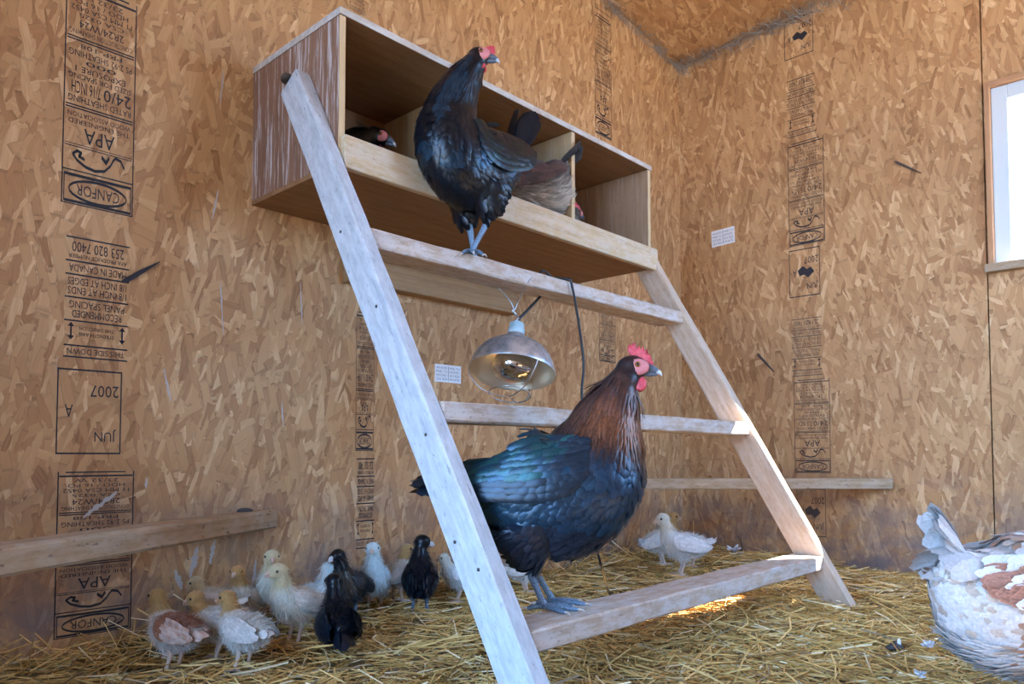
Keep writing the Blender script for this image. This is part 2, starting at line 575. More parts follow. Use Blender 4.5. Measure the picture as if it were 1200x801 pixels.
cs = [(ROOM_X - 0.1, ROOM_Y - 0.1), (0.1, ROOM_Y - 0.1), (0.1, 0.1), (ROOM_X - 0.1, 0.1)]
lo = [bm.verts.new((x, y, ceil_z(x, y))) for x, y in cs]
hi = [bm.verts.new((x, y, ceil_z(x, y) + 0.03)) for x, y in cs]
bm.faces.new(lo[::-1])
bm.faces.new(hi)
for k in range(4):
    bm.faces.new((lo[k], lo[(k + 1) % 4], hi[(k + 1) % 4], hi[k]))
ceiling = structure(from_bm('ceiling', bm, M['osb_ceiling']))
ground = structure(box('ground', (-30, -30, -0.35), (30, 30, -0.25), M['ground'], None, 0))


# floor: trodden straw bedding, a little lumpy and heaped against the walls
def bed_z(x, y):
    z = 0.010 * np.sin(3.1 * x + 1.3) * np.cos(4.3 * y + 0.4) + 0.008 * np.sin(8.3 * x - 5.1 * y) + 0.005 * np.sin(17 * x + 11 * y + 2)
    z = z + 0.03 * np.exp(y / 0.10) + 0.02 * np.exp(x / 0.12)
    return z - 0.012


nx, ny = 200, 120
gx, gy = np.meshgrid(np.linspace(ROOM_X, 0, nx), np.linspace(ROOM_Y, 0, ny))
gz = bed_z(gx, gy)
V = np.stack([gx.ravel(), gy.ravel(), gz.ravel()], 1)
fc = [(j * nx + i, j * nx + i + 1, (j + 1) * nx + i + 1, (j + 1) * nx + i) for j in range(ny - 1) for i in range(nx - 1)]
floor = structure(link('floor', np_mesh('floor', V, fc), M['straw_bed']))
structure(box('trim_1', (-0.045, ROOM_Y + 0.01, -0.02), (-0.001, SEAM - 0.03, 0.135), M['grey_sill'], None, 0.003, 1))

# window in the right wall
win = structure(empty('window_1', (0, 0, 0)))
f = 0.052
for nm, lo_, hi_, al_ in (('jamb', (-0.012, WIN_Y1 - 0.004, WIN_Z0 - 0.01), (0.058, WIN_Y1 + 0.012, WIN_Z1 + 0.012), 2), ('jamb', (-0.012, WIN_Y0 - 0.012, WIN_Z0 - 0.01), (0.058, WIN_Y0 + 0.004, WIN_Z1 + 0.012), 2),
                          ('head_trim', (-0.012, WIN_Y0 - 0.012, WIN_Z1 - 0.004), (0.058, WIN_Y1 + 0.012, WIN_Z1 + 0.013), 1)):
    box(nm, lo_, hi_, M['trim_brown'], win, 0.001, al_)
box('window_sill', (-0.035, WIN_Y0 - 0.03, WIN_Z0 - 0.024), (0.058, WIN_Y1 + 0.02, WIN_Z0 + 0.004), M['perch'], win, 0.002, 1)
fr = empty('window_frame')
fr.parent = win
for lo_, hi_ in (((0.012, WIN_Y1 - f, WIN_Z0), (0.05, WIN_Y1 - 0.004, WIN_Z1 - 0.004)), ((0.012, WIN_Y0 + 0.004, WIN_Z0), (0.05, WIN_Y0 + f, WIN_Z1 - 0.004)),
                 ((0.012, WIN_Y0 + f, WIN_Z1 - f), (0.05, WIN_Y1 - f, WIN_Z1 - 0.004)), ((0.012, WIN_Y0 + f, WIN_Z0 + 0.002), (0.05, WIN_Y1 - f, WIN_Z0 + 0.012))):
    box('sash_bar', lo_, hi_, M['frame_white'], fr, 0.002)
box('pane', (0.028, WIN_Y0 + f, WIN_Z0 + 0.01), (0.031, WIN_Y1 - f, WIN_Z1 - f), M['glass'], win, 0)
for i in range(5):
    o = from_bm('dead_fly', ellipsoid_bm((0.006, 0.004, 0.003), 1), M['dung'])
    o.location = (random.uniform(-0.02, 0.008), WIN_Y1 - 0.03 - 0.035 * i, WIN_Z0 + 0.006)
    tag(o, 'tiny dead fly lying on the window sill', 'fly', 'dead flies on the sill')

# ------------------------------------------------------------------ roost ladder
LX0, LX1 = -2.07, -0.84
rungs = [(-0.930, 0.140), (-0.718, 0.520), (-0.497, 0.883)]     # front top edge of each rung (y, z)
ldir = Vector((0, 0.433, 0.743)).normalized()
lnor = Vector((0, -ldir.z, ldir.y))                             # the rails' front side
ladder = tag(empty('roost_ladder', (0, 0, 0)), 'weathered wooden roosting ladder leaning against the nest box', 'ladder')
RW = 0.076


def rail_pt(z):
    y = rungs[0][0] + (z - rungs[0][1]) * ldir.y / ldir.z
    return Vector((0, y, z)) - lnor * (RW / 2)


for x0, x1, mat, ztop in ((LX0 - 0.038, LX0, M['rail'], 1.285), (LX1, LX1 + 0.038, M['rail_brown'], 1.285)):
    X = Vector(((x0 + x1) / 2, 0, 0))
    beam('rail', X + rail_pt(-0.045), X + rail_pt(ztop), RW, 0.038, mat, ladder, Vector((1, 0, 0)), 0.004, 14, 0.0012)
for y, z in rungs:
    beam('rung', (LX0, y + 0.0445, z - 0.019), (LX1, y + 0.0445, z - 0.019), 0.089, 0.038, M['rung'], ladder, UP, 0.003, 14, 0.0012)
bp = Vector((LX0 - 0.038, 0, 0)) + rail_pt(1.275)
bm = lathe_bm([(0, 0.012), (0.007, 0.012), (0.009, 0.008), (0.010, 0.0), (0.014, 0.0), (0.014, -0.003), (0, -0.003)], 12)
o = from_bm('bolt', bm, M['dark_steel'], ladder, True)
o.matrix_basis = Matrix.Translation(bp + ldir * 0.012 + Vector((-0.002, 0, 0.004))) @ ldir.to_track_quat('Z', 'Y').to_matrix().to_4x4()
# knots and nail heads on the rails
for z, off in ((0.47, 0.012), (0.30, -0.014), (0.72, 0.010), (0.9, -0.01), (0.245, 0.015)):
    o = from_bm('nail_head', lathe_bm([(0, 0.0012), (0.003, 0.001), (0.0035, 0), (0, -0.001)], 8), M['dark_steel'], ladder, True)
    o.matrix_basis = Matrix.Translation(Vector((LX0 - 0.0385, 0, 0)) + rail_pt(z) + lnor * off) @ Matrix.Rotation(-math.pi / 2, 4, 'Y')

# ------------------------------------------------------------------ nest box
BZ0, BZ1, BY = 1.042, 1.392, -0.378
nest = tag(empty('nest_box', (0, 0, 0)), 'three-compartment plywood nest box mounted high on the strand board wall', 'nest box')
T = 0.016


def two_tone(o, mat, test):
    o.data.materials.append(mat)
    for p in o.data.polygons:
        if test(o.matrix_basis.to_3x3() @ p.normal):
            p.material_index = 1


sp = box('side_panel', (LX0, BY, BZ0 + 0.012), (LX0 + T, -0.001, BZ1 - T), M['box_side'], nest, 0.001, 2)
two_tone(sp, M['pine'], lambda n: n.y < -0.7)
sp = box('side_panel', (LX1 - T, BY, BZ0 + 0.012), (LX1, -0.001, BZ1 - T), M['box_inner'], nest, 0.001, 2)
two_tone(sp, M['pine'], lambda n: n.y < -0.7)
tp = box('top_panel', (LX0 - 0.002, BY - 0.004, BZ1 - T), (LX1 + 0.002, -0.001, BZ1), M['box_ply'], nest, 0.001, 0)
two_tone(tp, M['dusty'], lambda n: n.y < -0.7 or n.z > 0.7 or abs(n.x) > 0.7)
box('bottom_panel', (LX0, BY, BZ0), (LX1, -0.001, BZ0 + 0.012), M['box_ply'], nest, 0.001, 0)
for x in (-1.662, -1.256):
    dv = box('divider', (x - 0.008, BY + 0.001, BZ0 + 0.012), (x + 0.008, -0.002, BZ1 - T), M['pine'], nest, 0.001, 2)
box('front_lip', (LX0 + 0.004, BY - 0.019, BZ0 - 0.006), (LX1 + 0.012, BY, BZ0 + 0.066), M['box_lip'], nest, 0.002, 0)
box('back_panel', (LX0 + T, -0.010, BZ0 + 0.012), (LX1 - T, -0.001, BZ1 - T), M['box_ply'], nest, 0, 0)
ledger = box('ledger_board', (-1.80, -0.040, BZ0 - 0.148), (-1.13, -0.0005, BZ0 - 0.001), M['ledger'], None, 0.002, 0)
tag(ledger, 'plain lumber ledger board fixed to the wall under the nest box', 'board')

# ------------------------------------------------------------------ corner perches
pa = on_x(1043, 563, -0.004)
a, b = Vector((-0.02, pa.y, 0.318)), Vector((-0.86, -0.02, 0.318))
d = (b - a).normalized()
o = beam('corner_perch', a, b, 0.06, 0.038, M['perch'], None)
tag(o, 'narrow wooden perch set across the corner behind the ladder', 'perch')
s = from_bm('screw', lathe_bm([(0, 0.002), (0.004, 0.0015), (0.005, 0), (0, -0.002)], 10), M['steel'], o, True)
s.matrix_parent_inverse = o.matrix_basis.inverted()
s.matrix_basis = Matrix.Translation(a + d * 0.03 + Vector((d.y, -d.x, 0)) * 0.031) @ Vector((d.y, -d.x, 0)).to_track_quat('Z', 'Y').to_matrix().to_4x4()
a = on_y(312, 607, -0.012)
q = on_z(0, 655, a.z)
d = (q - a).normalized()
b = a + d * ((-3.245 - a.x) / d.x)
o = beam('corner_perch', a, b, 0.066, 0.046, M['perch'], None, UP, 0.006)
tag(o, 'droppings-stained wooden perch running to the wall above the chicks', 'perch')

# ------------------------------------------------------------------ heat lamp
LY = -0.455
lc = on_y(600, 436, LY)
lamp = tag(empty('heat_lamp', lc), 'aluminium dome heat lamp with wire guard hanging from the top rung', 'lamp')
to_cam = (CAM - lc).normalized()
hz = Vector((to_cam.x, to_cam.y, 0)).normalized()
axis = (UP + hz * -0.33 + RT * 0.10).normalized()      # dome top leans away, the mouth turns to the camera
lq = axis.to_track_quat('Z', 'Y').to_matrix()
LM = lq.to_4x4()


def lput(o):
    o.matrix_basis = LM
    return o


R0 = 0.108
outer = [(R0 + 0.002, -0.002), (R0 + 0.003, 0.002), (R0 - 0.002, 0.012), (0.103, 0.026), (0.094, 0.045), (0.079, 0.063), (0.058, 0.078), (0.036, 0.088), (0.024, 0.091), (0.024, 0.103), (0.0235, 0.104)]
inner = [(0.0205, 0.100), (0.0205, 0.088), (0.034, 0.084), (0.056, 0.0745), (0.077, 0.060), (0.091, 0.043), (0.1005, 0.025), (R0 - 0.004, 0.011), (R0, 0.0), (R0 + 0.002, -0.002)]
o = lput(from_bm('dome', lathe_bm(outer, 56), M['aluminium'], lamp, True))
lput(from_bm('inner_reflector', lathe_bm(inner, 56), M['reflector_in'], lamp, True))
lput(from_bm('socket', lathe_bm([(0, 0.140), (0.013, 0.140), (0.019, 0.136), (0.020, 0.122), (0.0215, 0.120), (0.0215, 0.106), (0.0200, 0.104), (0.0200, 0.03), (0, 0.03)], 28), M['cream_plastic'], lamp, True))
lput(from_bm('bulb', lathe_bm([(0, -0.022), (0.020, -0.020), (0.040, -0.012), (0.052, 0.002), (0.055, 0.016), (0.048, 0.034), (0.032, 0.055), (0.020, 0.070), (0.018, 0.085)], 40), M['bulb'], lamp, True))
for k in range(3):
    a0 = 0.35 + k * 2.094
    ca, sa = math.cos(a0), math.sin(a0)
    lput(tube('guard_wire', [(ca * R0, sa * R0, 0.006), (ca * R0 * 1.0, sa * R0, -0.012), (ca * 0.088, sa * 0.088, -0.040), (ca * 0.062, sa * 0.062, -0.058), (ca * 0.03, sa * 0.03, -0.066), (0, 0, -0.067)], 0.0015, M['steel'], lamp, 6))
pts = [(0.052 * math.cos(t), 0.052 * math.sin(t), -0.060) for t in np.linspace(0, 2 * math.pi, 25)]
lput(tube('guard_ring', pts, 0.0015, M['steel'], lamp, 6, 2))
top = lq @ Vector((-0.004, 0, 0.140))
rb = Vector((0, 0, rungs[2][1] - 0.038 - lc.z))
hk = Vector((top.x * 0.6 - 0.006, top.y * 0.6, top.z + 0.022))
tube('hook', [top + Vector((0, 0, -0.004)), top + Vector((-0.008, 0, 0.006)), top + Vector((-0.002, 0, 0.014)), hk + Vector((0.004, 0, -0.004)), hk, hk + Vector((-0.007, 0, 0.004)), hk + Vector((0.004, 0, 0.012))], 0.0028, M['steel'], lamp, 8)
for sgn in (-1, 1):
    e = RT * (0.020 * sgn)
    tube('hanger_wire', [hk + Vector((0, 0, 0.006)), hk + e * 0.55 + Vector((0, 0, 0.03)), Vector((e.x, e.y, rb.z)) + Vector((0, -0.02 * sgn, 0)), Vector((e.x, e.y + 0.046 * (-1 if sgn > 0 else 1), rb.z + 0.02))], 0.0016, M['steel'], lamp, 6)
# the cord: from the socket behind the rung, over it and down to the straw
yb, yf = rungs[2][0] + 0.096, rungs[2][0] - 0.006
zt = rungs[2][1]
P = [lq @ Vector((0.012, 0, 0.133)) + lc]
P.append(on_y(628, 353, LY + 0.02))
P.append(on_y(640, 338, yb + 0.004))
x_a = on_y(640, 320, yb).x
P += [Vector((x_a - 0.01, yb + 0.01, zt - 0.01)), Vector((x_a + 0.0, yb + 0.015, zt + 0.05)), Vector((x_a + 0.05, yb, zt + 0.02))]
x_b = on_y(664, 322, yf).x
P += [Vector((x_b - 0.01, yf + 0.045, zt + 0.006)), Vector((x_b + 0.01, yf + 0.004, zt + 0.003)), Vector((x_b + 0.018, yf - 0.004, zt - 0.015))]
P += [on_y(680, 390, yf), on_y(684, 430, yf), on_y(682, 466, yf), on_y(690, 560, yf - 0.03), on_y(697, 630, yf - 0.05), on_y(707, 670, yf - 0.05)]
e = on_z(717, 698, 0.012)
P += [e, e + Vector((0.02, -0.05, 0.002))]
tube('power_cord', [p - lc for p in P], 0.0037, M['black_rubber'], lamp, 8, 6)

# ------------------------------------------------------------------ ink stamps and paper labels on the boards
_txt = {}


def text_mesh(s):
    """verts (width-normalised to 1 high) and faces of a line of lettering in the built-in font"""
    if s not in _txt:
        cu = bpy.data.curves.new('lettering', 'FONT')
        cu.body = s
        cu.resolution_u = 2
        ob = bpy.data.objects.new('lettering', cu)
        COL.objects.link(ob)
        dg = bpy.context.evaluated_depsgraph_get()
        me = bpy.data.meshes.new_from_object(ob.evaluated_get(dg))
        v = np.array([x.co[:2] for x in me.vertices]) if len(me.vertices) else np.zeros((1, 2))
        f_ = [tuple(p.vertices) for p in me.polygons]
        bpy.data.objects.remove(ob)
        bpy.data.curves.remove(cu)
        bpy.data.meshes.remove(me)
        mn, mxv = v.min(0), v.max(0)
        _txt[s] = ((v - mn) / (mxv - mn + 1e-9), f_, (mxv - mn)[0] / max((mxv - mn)[1], 1e-9))
    return _txt[s]


class Stamp:
    """flat print, laid out upright in u (right) and v (up), then turned head down on the wall like the boards were nailed up"""

    def __init__(self):
        self.v, self.f = [], []

    def add(self, pts, faces):
        n = len(self.v)
        self.v += [tuple(p) for p in pts]
        self.f += [tuple(i + n for i in q) for q in faces]

    def rect(self, u0, v0, u1, v1):
        self.add([(u0, v0), (u1, v0), (u1, v1), (u0, v1)], [(0, 1, 2, 3)])

    def frame(self, u0, v0, u1, v1, w=0.0022):
        self.rect(u0, v0, u1, v0 + w)
        self.rect(u0, v1 - w, u1, v1)
        self.rect(u0, v0 + w, u0 + w, v1 - w)
        self.rect(u1 - w, v0 + w, u1, v1 - w)

    def text(self, s, u0, v0, u1, v1, stretch=True):
        v, f_, asp = text_mesh(s)
        w = u1 - u0 if stretch else min(u1 - u0, (v1 - v0) * asp)
        c = (u0 + u1) / 2
        self.add([(c - w / 2 + p[0] * w, v0 + p[1] * (v1 - v0)) for p in v], f_)

    def poly_line(self, pts, w):
        for a, b in zip(pts, pts[1:]):
            a, b = Vector(a), Vector(b)
            d = (b - a).normalized() * w / 2
            nrm = Vector((-d.y, d.x))
            a, b = a - d * 0.6, b + d * 0.6
            self.add([a - nrm, b - nrm, b + nrm, a + nrm], [(0, 1, 2, 3)])

    def ring(self, c, ru, rv, w):
        self.poly_line([(c[0] + ru * math.cos(t), c[1] + rv * math.sin(t)) for t in np.linspace(0, 2 * math.pi, 25)], w)

    def put(self, wall, u0, z0, u1, z1, mat, lift=0.0008):
        """u0..u1, z0..z1: the wall area (u = x on the left wall, y on the right wall); print is upside down"""
        P_ = np.array(self.v)
        w, h = u1 - u0, z1 - z0
        if wall is wall_left:
            co = np.stack([u1 - P_[:, 0] * w, np.full(len(P_), -lift), z1 - P_[:, 1] * h], 1)
        else:
            co = np.stack([np.full(len(P_), -lift), u0 + P_[:, 0] * w, z1 - P_[:, 1] * h], 1)
        return link('ink_stamp', np_mesh('ink_stamp', co, self.f, smooth=False), mat, wall)


def rows(st, specs, u0=0.06, u1=0.94):
    """(top-down) rows: (height, gap after, text or '-' rule or '=' double rule)"""
    tot = sum(h + g_ for h, g_, _ in specs)
    v = 1.0
    for h, g_, s in specs:
        h, g_ = h / tot, g_ / tot
        if s == '-':
            st.rect(0.02, v - h, 0.98, v)
        elif s == '=':
            st.rect(0.03, v - h * 0.35, 0.97, v)
            st.rect(0.03, v - h, 0.97, v - h * 0.65)
        elif s:
            parts = s.split('|')
            if len(parts) == 1:
                ln = len(s)
                k = min(1.0, 0.35 + 0.045 * ln)
                c = (u0 + u1) / 2
                st.text(s, c - (u1 - u0) / 2 * k, v - h, c + (u1 - u0) / 2 * k, v)
            else:
                n = len(parts)
                for i, p in enumerate(parts):
                    st.text(p, u0 + (u1 - u0) * i / n, v - h, u0 + (u1 - u0) * (i + 0.9) / n, v)
        v -= h + g_


def grade_stamp(half=False):
    st = Stamp()
    B = (0.0, 0.0, 1.0, 1.0)
    st.rect(0, 0, 0.016, 1)
    st.rect(0.984, 0, 1, 1)
    st.rect(0, 0.995, 1, 1)
    st.rect(0.12, 0.0, 0.9, 0.008)
    # maker's oval at the head of the stamp
    st.frame(0.03, 0.862, 0.97, 0.992, 0.012)
    st.rect(0.0, 0.845, 1, 0.851)
    st.ring((0.5, 0.93), 0.40, 0.048, 0.012)
    st.text('CANFOR', 0.2, 0.905, 0.8, 0.955)
    st.text('CANADIAN FOREST PRODUCTS LTD', 0.1, 0.868, 0.9, 0.878)
    # outline of the tree mark, then the grade lines
    st.poly_line([(0.14, 0.785), (0.19, 0.755), (0.27, 0.748), (0.3, 0.762), (0.34, 0.79), (0.42, 0.82), (0.55, 0.83), (0.68, 0.822), (0.8, 0.80), (0.86, 0.775), (0.8, 0.758), (0.74, 0.765), (0.78, 0.78), (0.7, 0.79)], 0.014)
    st.poly_line([(0.36, 0.755), (0.40, 0.78), (0.46, 0.76)], 0.02)
    st.rect(0.03, 0.738, 0.97, 0.742)
    st.rect(0.03, 0.728, 0.97, 0.731)
    n0 = len(st.v)
    sub = Stamp()
    rows(sub, [(5, 1, 'APA'), (1.6, 0.8, 'THE ENGINEERED'), (1.6, 1, 'WOOD ASSOCIATION'), (1.4, 1, '='), (2.2, 0.8, 'RATED SHEATHING'), (4.2, 0.8, '24/0|7/16 INCH'), (1.8, 0.7, 'SIZED FOR SPACING'), (2, 0.8, 'EXPOSURE 1'),
               (1.5, 0.8, '000'), (2.2, 0.8, 'PS 2-92 SHEATHING'), (1.6, 0.7, 'PRP-108'), (1.4, 0.8, '='), (1.8, 0.7, 'CONSTRUCTION SHEATHING'), (2.6, 1.0, '2R24/W24'), (1.4, 0.7, 'CSA 0325'), (1.8, 0.6, '11 MM CSA 0452'), (1.7, 0.6, 'HDO / 16 PO'), (1.7, 0.8, '23/32 W'), (0.8, 0.8, '-')])
    st.add([(p[0], 0.012 + p[1] * 0.705) for p in sub.v], sub.f)
    return st


def notice_stamp():
    st = Stamp()
    sub = Stamp()
    rows(sub, [(0.6, 0.8, '-'), (2.2, 0.8, 'THIS SIDE DOWN'), (0.6, 0.7, '-'), (7.0, 1.2, ''), (0.6, 1.0, '-'), (2.8, 0.8, 'RECOMMENDED'), (2.8, 1.0, 'PANEL SPACING'), (0.6, 0.9, '-'), (2.8, 0.8, '1/8 INCH AT ENDS'), (2.8, 0.9, '1/8 INCH AT EDGES'), (0.6, 0.9, '-'),
               (2.8, 0.9, 'MADE IN CANADA'), (0.6, 0.9, '-'), (1.6, 0.8, 'APA PRODUCT NUMBER'), (4.0, 1.2, '253 820 7400'), (0.6, 0.3, '-')])
    st.add(sub.v, sub.f)
    v0, v1 = 0.705, 0.86
    st.text('STRENGTH AXIS', 0.24, v0 + 0.085, 0.76, v0 + 0.115)
    st.text('THIS DIRECTION', 0.24, v0 + 0.035, 0.76, v0 + 0.065)
    for u in (0.11, 0.88):
        st.rect(u - 0.012, v0 + 0.03, u + 0.012, v1 - 0.03)
        st.add([(u - 0.05, v1 - 0.04), (u + 0.05, v1 - 0.04), (u, v1 - 0.005)], [(0, 1, 2)])
        st.add([(u - 0.05, v0 + 0.04), (u, v0 + 0.005), (u + 0.05, v0 + 0.04)], [(0, 1, 2)])
    return st


def date_stamp(year='2007', blot=False):
    st = Stamp()
    st.frame(0, 0, 1, 1, 0.02)
    st.text('JUN', 0.08, 0.70, 0.42, 0.85)
    st.text(year, 0.05, 0.18, 0.50, 0.32)
    st.text('A', 0.76, 0.42, 0.88, 0.57)
    if blot:
        st.add([(0.18, 0.50), (0.30, 0.40), (0.42, 0.44), (0.55, 0.36), (0.72, 0.45), (0.66, 0.56), (0.5, 0.55), (0.38, 0.62)], [(0, 1, 2, 3, 4, 5, 6, 7)])
    return st


def area(wall, x0, x1, y0, y1):
    """wall area under a pixel box"""
    f_ = (lambda x, y: on_y(x, y, 0)) if wall is wall_left else (lambda x, y: on_x(x, y, 0))
    xm, ym = (x0 + x1) / 2, (y0 + y1) / 2
    a_, b_ = f_(x0, ym), f_(x1, ym)
    k = 0 if wall is wall_left else 1
    u = sorted((a_[k], b_[k]))
    return u[0], f_(xm, y1).z, u[1], f_(xm, y0).z


gs, ns = grade_stamp(), notice_stamp()
u0, za, u1, zb = area(wall_left, 74, 158, 5, 246)
gs.put(wall_left, u0, za, u1, zb + 0.03, M['ink'])
ns.put(wall_left, *area(wall_left, 74, 152, 281, 421), M['ink'])
date_stamp().put(wall_left, *area(wall_left, 66, 142, 433, 532), M['ink'])
gs.put(wall_left, *area(wall_left, 65, 155, 552, 742), M['ink'])
gs.put(wall_left, *area(wall_left, 417, 438, 366, 528), M['ink'])
ns.put(wall_left, *area(wall_left, 417, 439, 536, 642), M['ink'])
gs.put(wall_left, *area(wall_left, 697, 716, 20, 160), M['ink'])
date_stamp().put(wall_left, *area(wall_left, 697, 716, -24, 15), M['ink'])
gs.put(wall_left, *area(wall_left, 702, 721, 366, 424), M['ink'])
gs.put(wall_left, *area(wall_left, 706, 722, 540, 650), M['ink_soft'])
ns.put(wall_left, *area(wall_left, 408, 428, -30, 14), M['ink'])
date_stamp('2007', True).put(wall_right, *area(wall_right, 919, 953, 20, 66), M['ink'])
ns.put(wall_right, *area(wall_right, 922, 956, 90, 158), M['ink'])
gs.put(wall_right, *area(wall_right, 924, 966, 164, 286), M['ink'])
date_stamp('2007', True).put(wall_right, *area(wall_right, 925, 961, 291, 347), M['ink'])
ns.put(wall_right, *area(wall_right, 927, 964, 372, 440), M['ink_soft'])
gs.put(wall_right, *area(wall_right, 931, 973, 444, 554), M['ink_soft'])
date_stamp('2007', True).put(wall_right, *area(wall_right, 934, 968, 572, 628), M['ink_soft'])


def paper_label(wall, x0, x1, y0, y1, tilt, text_):
    u0, z0, u1, z1 = area(wall, x0, x1, y0, y1)
    w, h = u1 - u0, z1 - z0
    root = empty('paper_label', ((u0 + u1) / 2, -0.0005, (z0 + z1) / 2) if wall is wall_left else (-0.0005, (u0 + u1) / 2, (z0 + z1) / 2))
    R = (Matrix.Rotation(math.pi / 2, 4, 'X') if wall is wall_left else Matrix.Rotation(-math.pi / 2, 4, 'Z') @ Matrix.Rotation(math.pi / 2, 4, 'X')) @ Matrix.Rotation(tilt, 4, 'Z')
    root.matrix_basis = Matrix.Translation(root.location) @ R
    from_bm('paper', box_bm((w, h, 0.0008), 0), M['paper'], root)
    st = Stamp()
    for c in range(2):
        a_ = 0.05 + 0.49 * c
        for r in range(4):
            st.text(['APA RATED', 'PANEL 7/16', 'EXPOSURE 1', '253 820'][(r + c) % 4], a_, 0.74 - 0.21 * r, a_ + 0.40, 0.88 - 0.21 * r)
    st.rect(0.49, 0.08, 0.51, 0.92)
    co = np.array([((p[0] - 0.5) * w, (p[1] - 0.5) * h, 0.0007) for p in st.v])
    link('printed_lines', np_mesh('printed_lines', co, st.f, smooth=False), M['print'], root)
    tag(root, text_, 'label')


paper_label(wall_left, 509.5, 540, 427.5, 448, 0.0, 'small white printed paper label on the wall left of the heat lamp')
paper_label(wall_right, 834, 861, 268, 287, 0.04, 'small white printed paper label on the wall near the room corner')
# old white splashes of droppings on the left wall
M['splash'] = plain('dried_white_splash', (0.47, 0.42, 0.39), 0.9)
for (xa, ya), (xb, yb_), w in (((98, 606), (137, 576), 0.010), ((205, 668), (213, 690), 0.012), ((262, 82), (258, 122), 0.005), ((256, 222), (249, 256), 0.006), ((258, 330), (262, 392), 0.004), ((192, 432), (200, 470), 0.005), ((232, 640), (222, 676), 0.014),
                                ((300, 655), (296, 690), 0.009), ((252, 632), (246, 660), 0.010), ((330, 470), (332, 500), 0.004), ((172, 560), (171, 572), 0.006), ((352, 330), (354, 380), 0.004)):
    A_, B_ = on_y(xa, ya, -0.0012), on_y(xb, yb_, -0.0012)
    sd = (B_ - A_).normalized().cross(Vector((0, -1, 0)))
    n_ = 14
    L_ = [A_ + (B_ - A_) * (k / n_) + sd * w * (0.25 + 0.5 * math.sin(math.pi * k / n_)) * random.uniform(0.3, 1.0) for k in range(n_ + 1)]
    R_ = [A_ + (B_ - A_) * (k / n_) - sd * w * (0.25 + 0.5 * math.sin(math.pi * k / n_)) * random.uniform(0.3, 1.0) for k in range(n_ + 1)]
    bm = bmesh.new()
    lv_, rv_ = [bm.verts.new(p) for p in L_], [bm.verts.new(p) for p in R_]
    for k in range(n_):
        bm.faces.new((lv_[k], lv_[k + 1], rv_[k + 1], rv_[k]))
    from_bm('dried_splash', bm, M['splash'], wall_left)
# loose dark slivers of strand standing out of the left wall, and on the right wall
for wall, (xa, ya), (xb, yb_), w in ((wall_left, (143, 331), (186, 307), 0.011), (wall_right, (1048, 189), (1080, 203), 0.008), (wall_right, (887, 414), (908, 436), 0.010)):
    f_ = (lambda x, y: on_y(x, y, -0.002)) if wall is wall_left else (lambda x, y: on_x(x, y, -0.002))
    A_, B_ = f_(xa, ya), f_(xb, yb_)
    nrm = Vector((0, -1, 0)) if wall is wall_left else Vector((-1, 0, 0))
    dd = (B_ - A_).normalized()
    sd = dd.cross(nrm)
    prof = [(0, -0.3), (0.12, -0.5), (0.5, -0.45), (1, -0.1), (0.97, 0.12), (0.5, 0.4), (0.1, 0.5), (0.03, 0.2)]
    bm = bmesh.new()
    lo_ = [bm.verts.new(A_ + (B_ - A_) * t + sd * (s_ * w)) for t, s_ in prof]
    hi_ = [bm.verts.new(A_ + (B_ - A_) * t + sd * (s_ * w) + nrm * (0.002 + 0.006 * t)) for t, s_ in prof]
    bm.faces.new(hi_)
    bm.faces.new(lo_[::-1])
    for k in range(8):
        bm.faces.new((lo_[k], lo_[(k + 1) % 8], hi_[(k + 1) % 8], hi_[k]))
    from_bm('strand_sliver', bm, M['ink_soft'] if wall is wall_right else M['ink'], wall)

# ------------------------------------------------------------------ birds
from mathutils.bvhtree import BVHTree

SHAPES = {'round': ([0, .3, .65, .9, 1], [.45, .85, 1., .68, 0]), 'point': ([0, .25, .6, .85, 1], [.5, 1., .75, .38, 0]), 'blade': ([0, .2, .6, .92, 1], [.35, .75, 1., .85, 0])}


def unit(a):
    return a / np.maximum(np.linalg.norm(a, axis=-1, keepdims=True), 1e-9)


def feather_arrays(root, dirs, nor, L, W, lift, shape, col, tip=1.0, bow=0.06, edge=1.0):
    """leaf-shaped feathers: N of them, each 13 vertices"""
    root, dirs, nor = np.asarray(root, float), np.asarray(dirs, float), np.asarray(nor, float)
    N = len(root)
    L = np.broadcast_to(np.asarray(L, float), (N,))[:, None]
    W = np.broadcast_to(np.asarray(W, float), (N,))[:, None]
    lift = np.broadcast_to(np.asarray(lift, float), (N,))[:, None]
    col = np.broadcast_to(np.asarray(col, float), (N, 3))
    ecol = np.minimum(col * edge, np.maximum(col, 0.66)) if edge > 1 else col * edge
    nor = unit(nor)
    dirs = unit(dirs - nor * (dirs * nor).sum(1, keepdims=True))
    side = np.cross(nor, dirs)
    ts, ws = SHAPES[shape]
    V, C = [], []
    for t, w in zip(ts, ws):
        c = root + dirs * L * t + nor * (lift * L * t + bow * L * math.sin(math.pi * t))
        k = 1 + (tip - 1) * t
        if w == 0:
            V.append(c)
            C.append(ecol * k)
        else:
            V += [c + side * W * 0.5 * w - nor * W * 0.10, c, c - side * W * 0.5 * w - nor * W * 0.10]
            C += [ecol * k, col * k, ecol * k]
    n = len(V)
    V = np.stack(V, 1).reshape(-1, 3)
    C = np.stack(C, 1).reshape(-1, 3)
    base = []
    m = len(ts) - 1
    for i in range(m - 1):
        a = i * 3
        base += [(a, a + 1, a + 4, a + 3), (a + 1, a + 2, a + 5, a + 4)]
    a = (m - 1) * 3
    base += [(a, a + 1, a + 3), (a + 1, a + 2, a + 3)]
    faces = [tuple(i + k * n for i in q) for k in range(N) for q in base]
    return V, faces, C


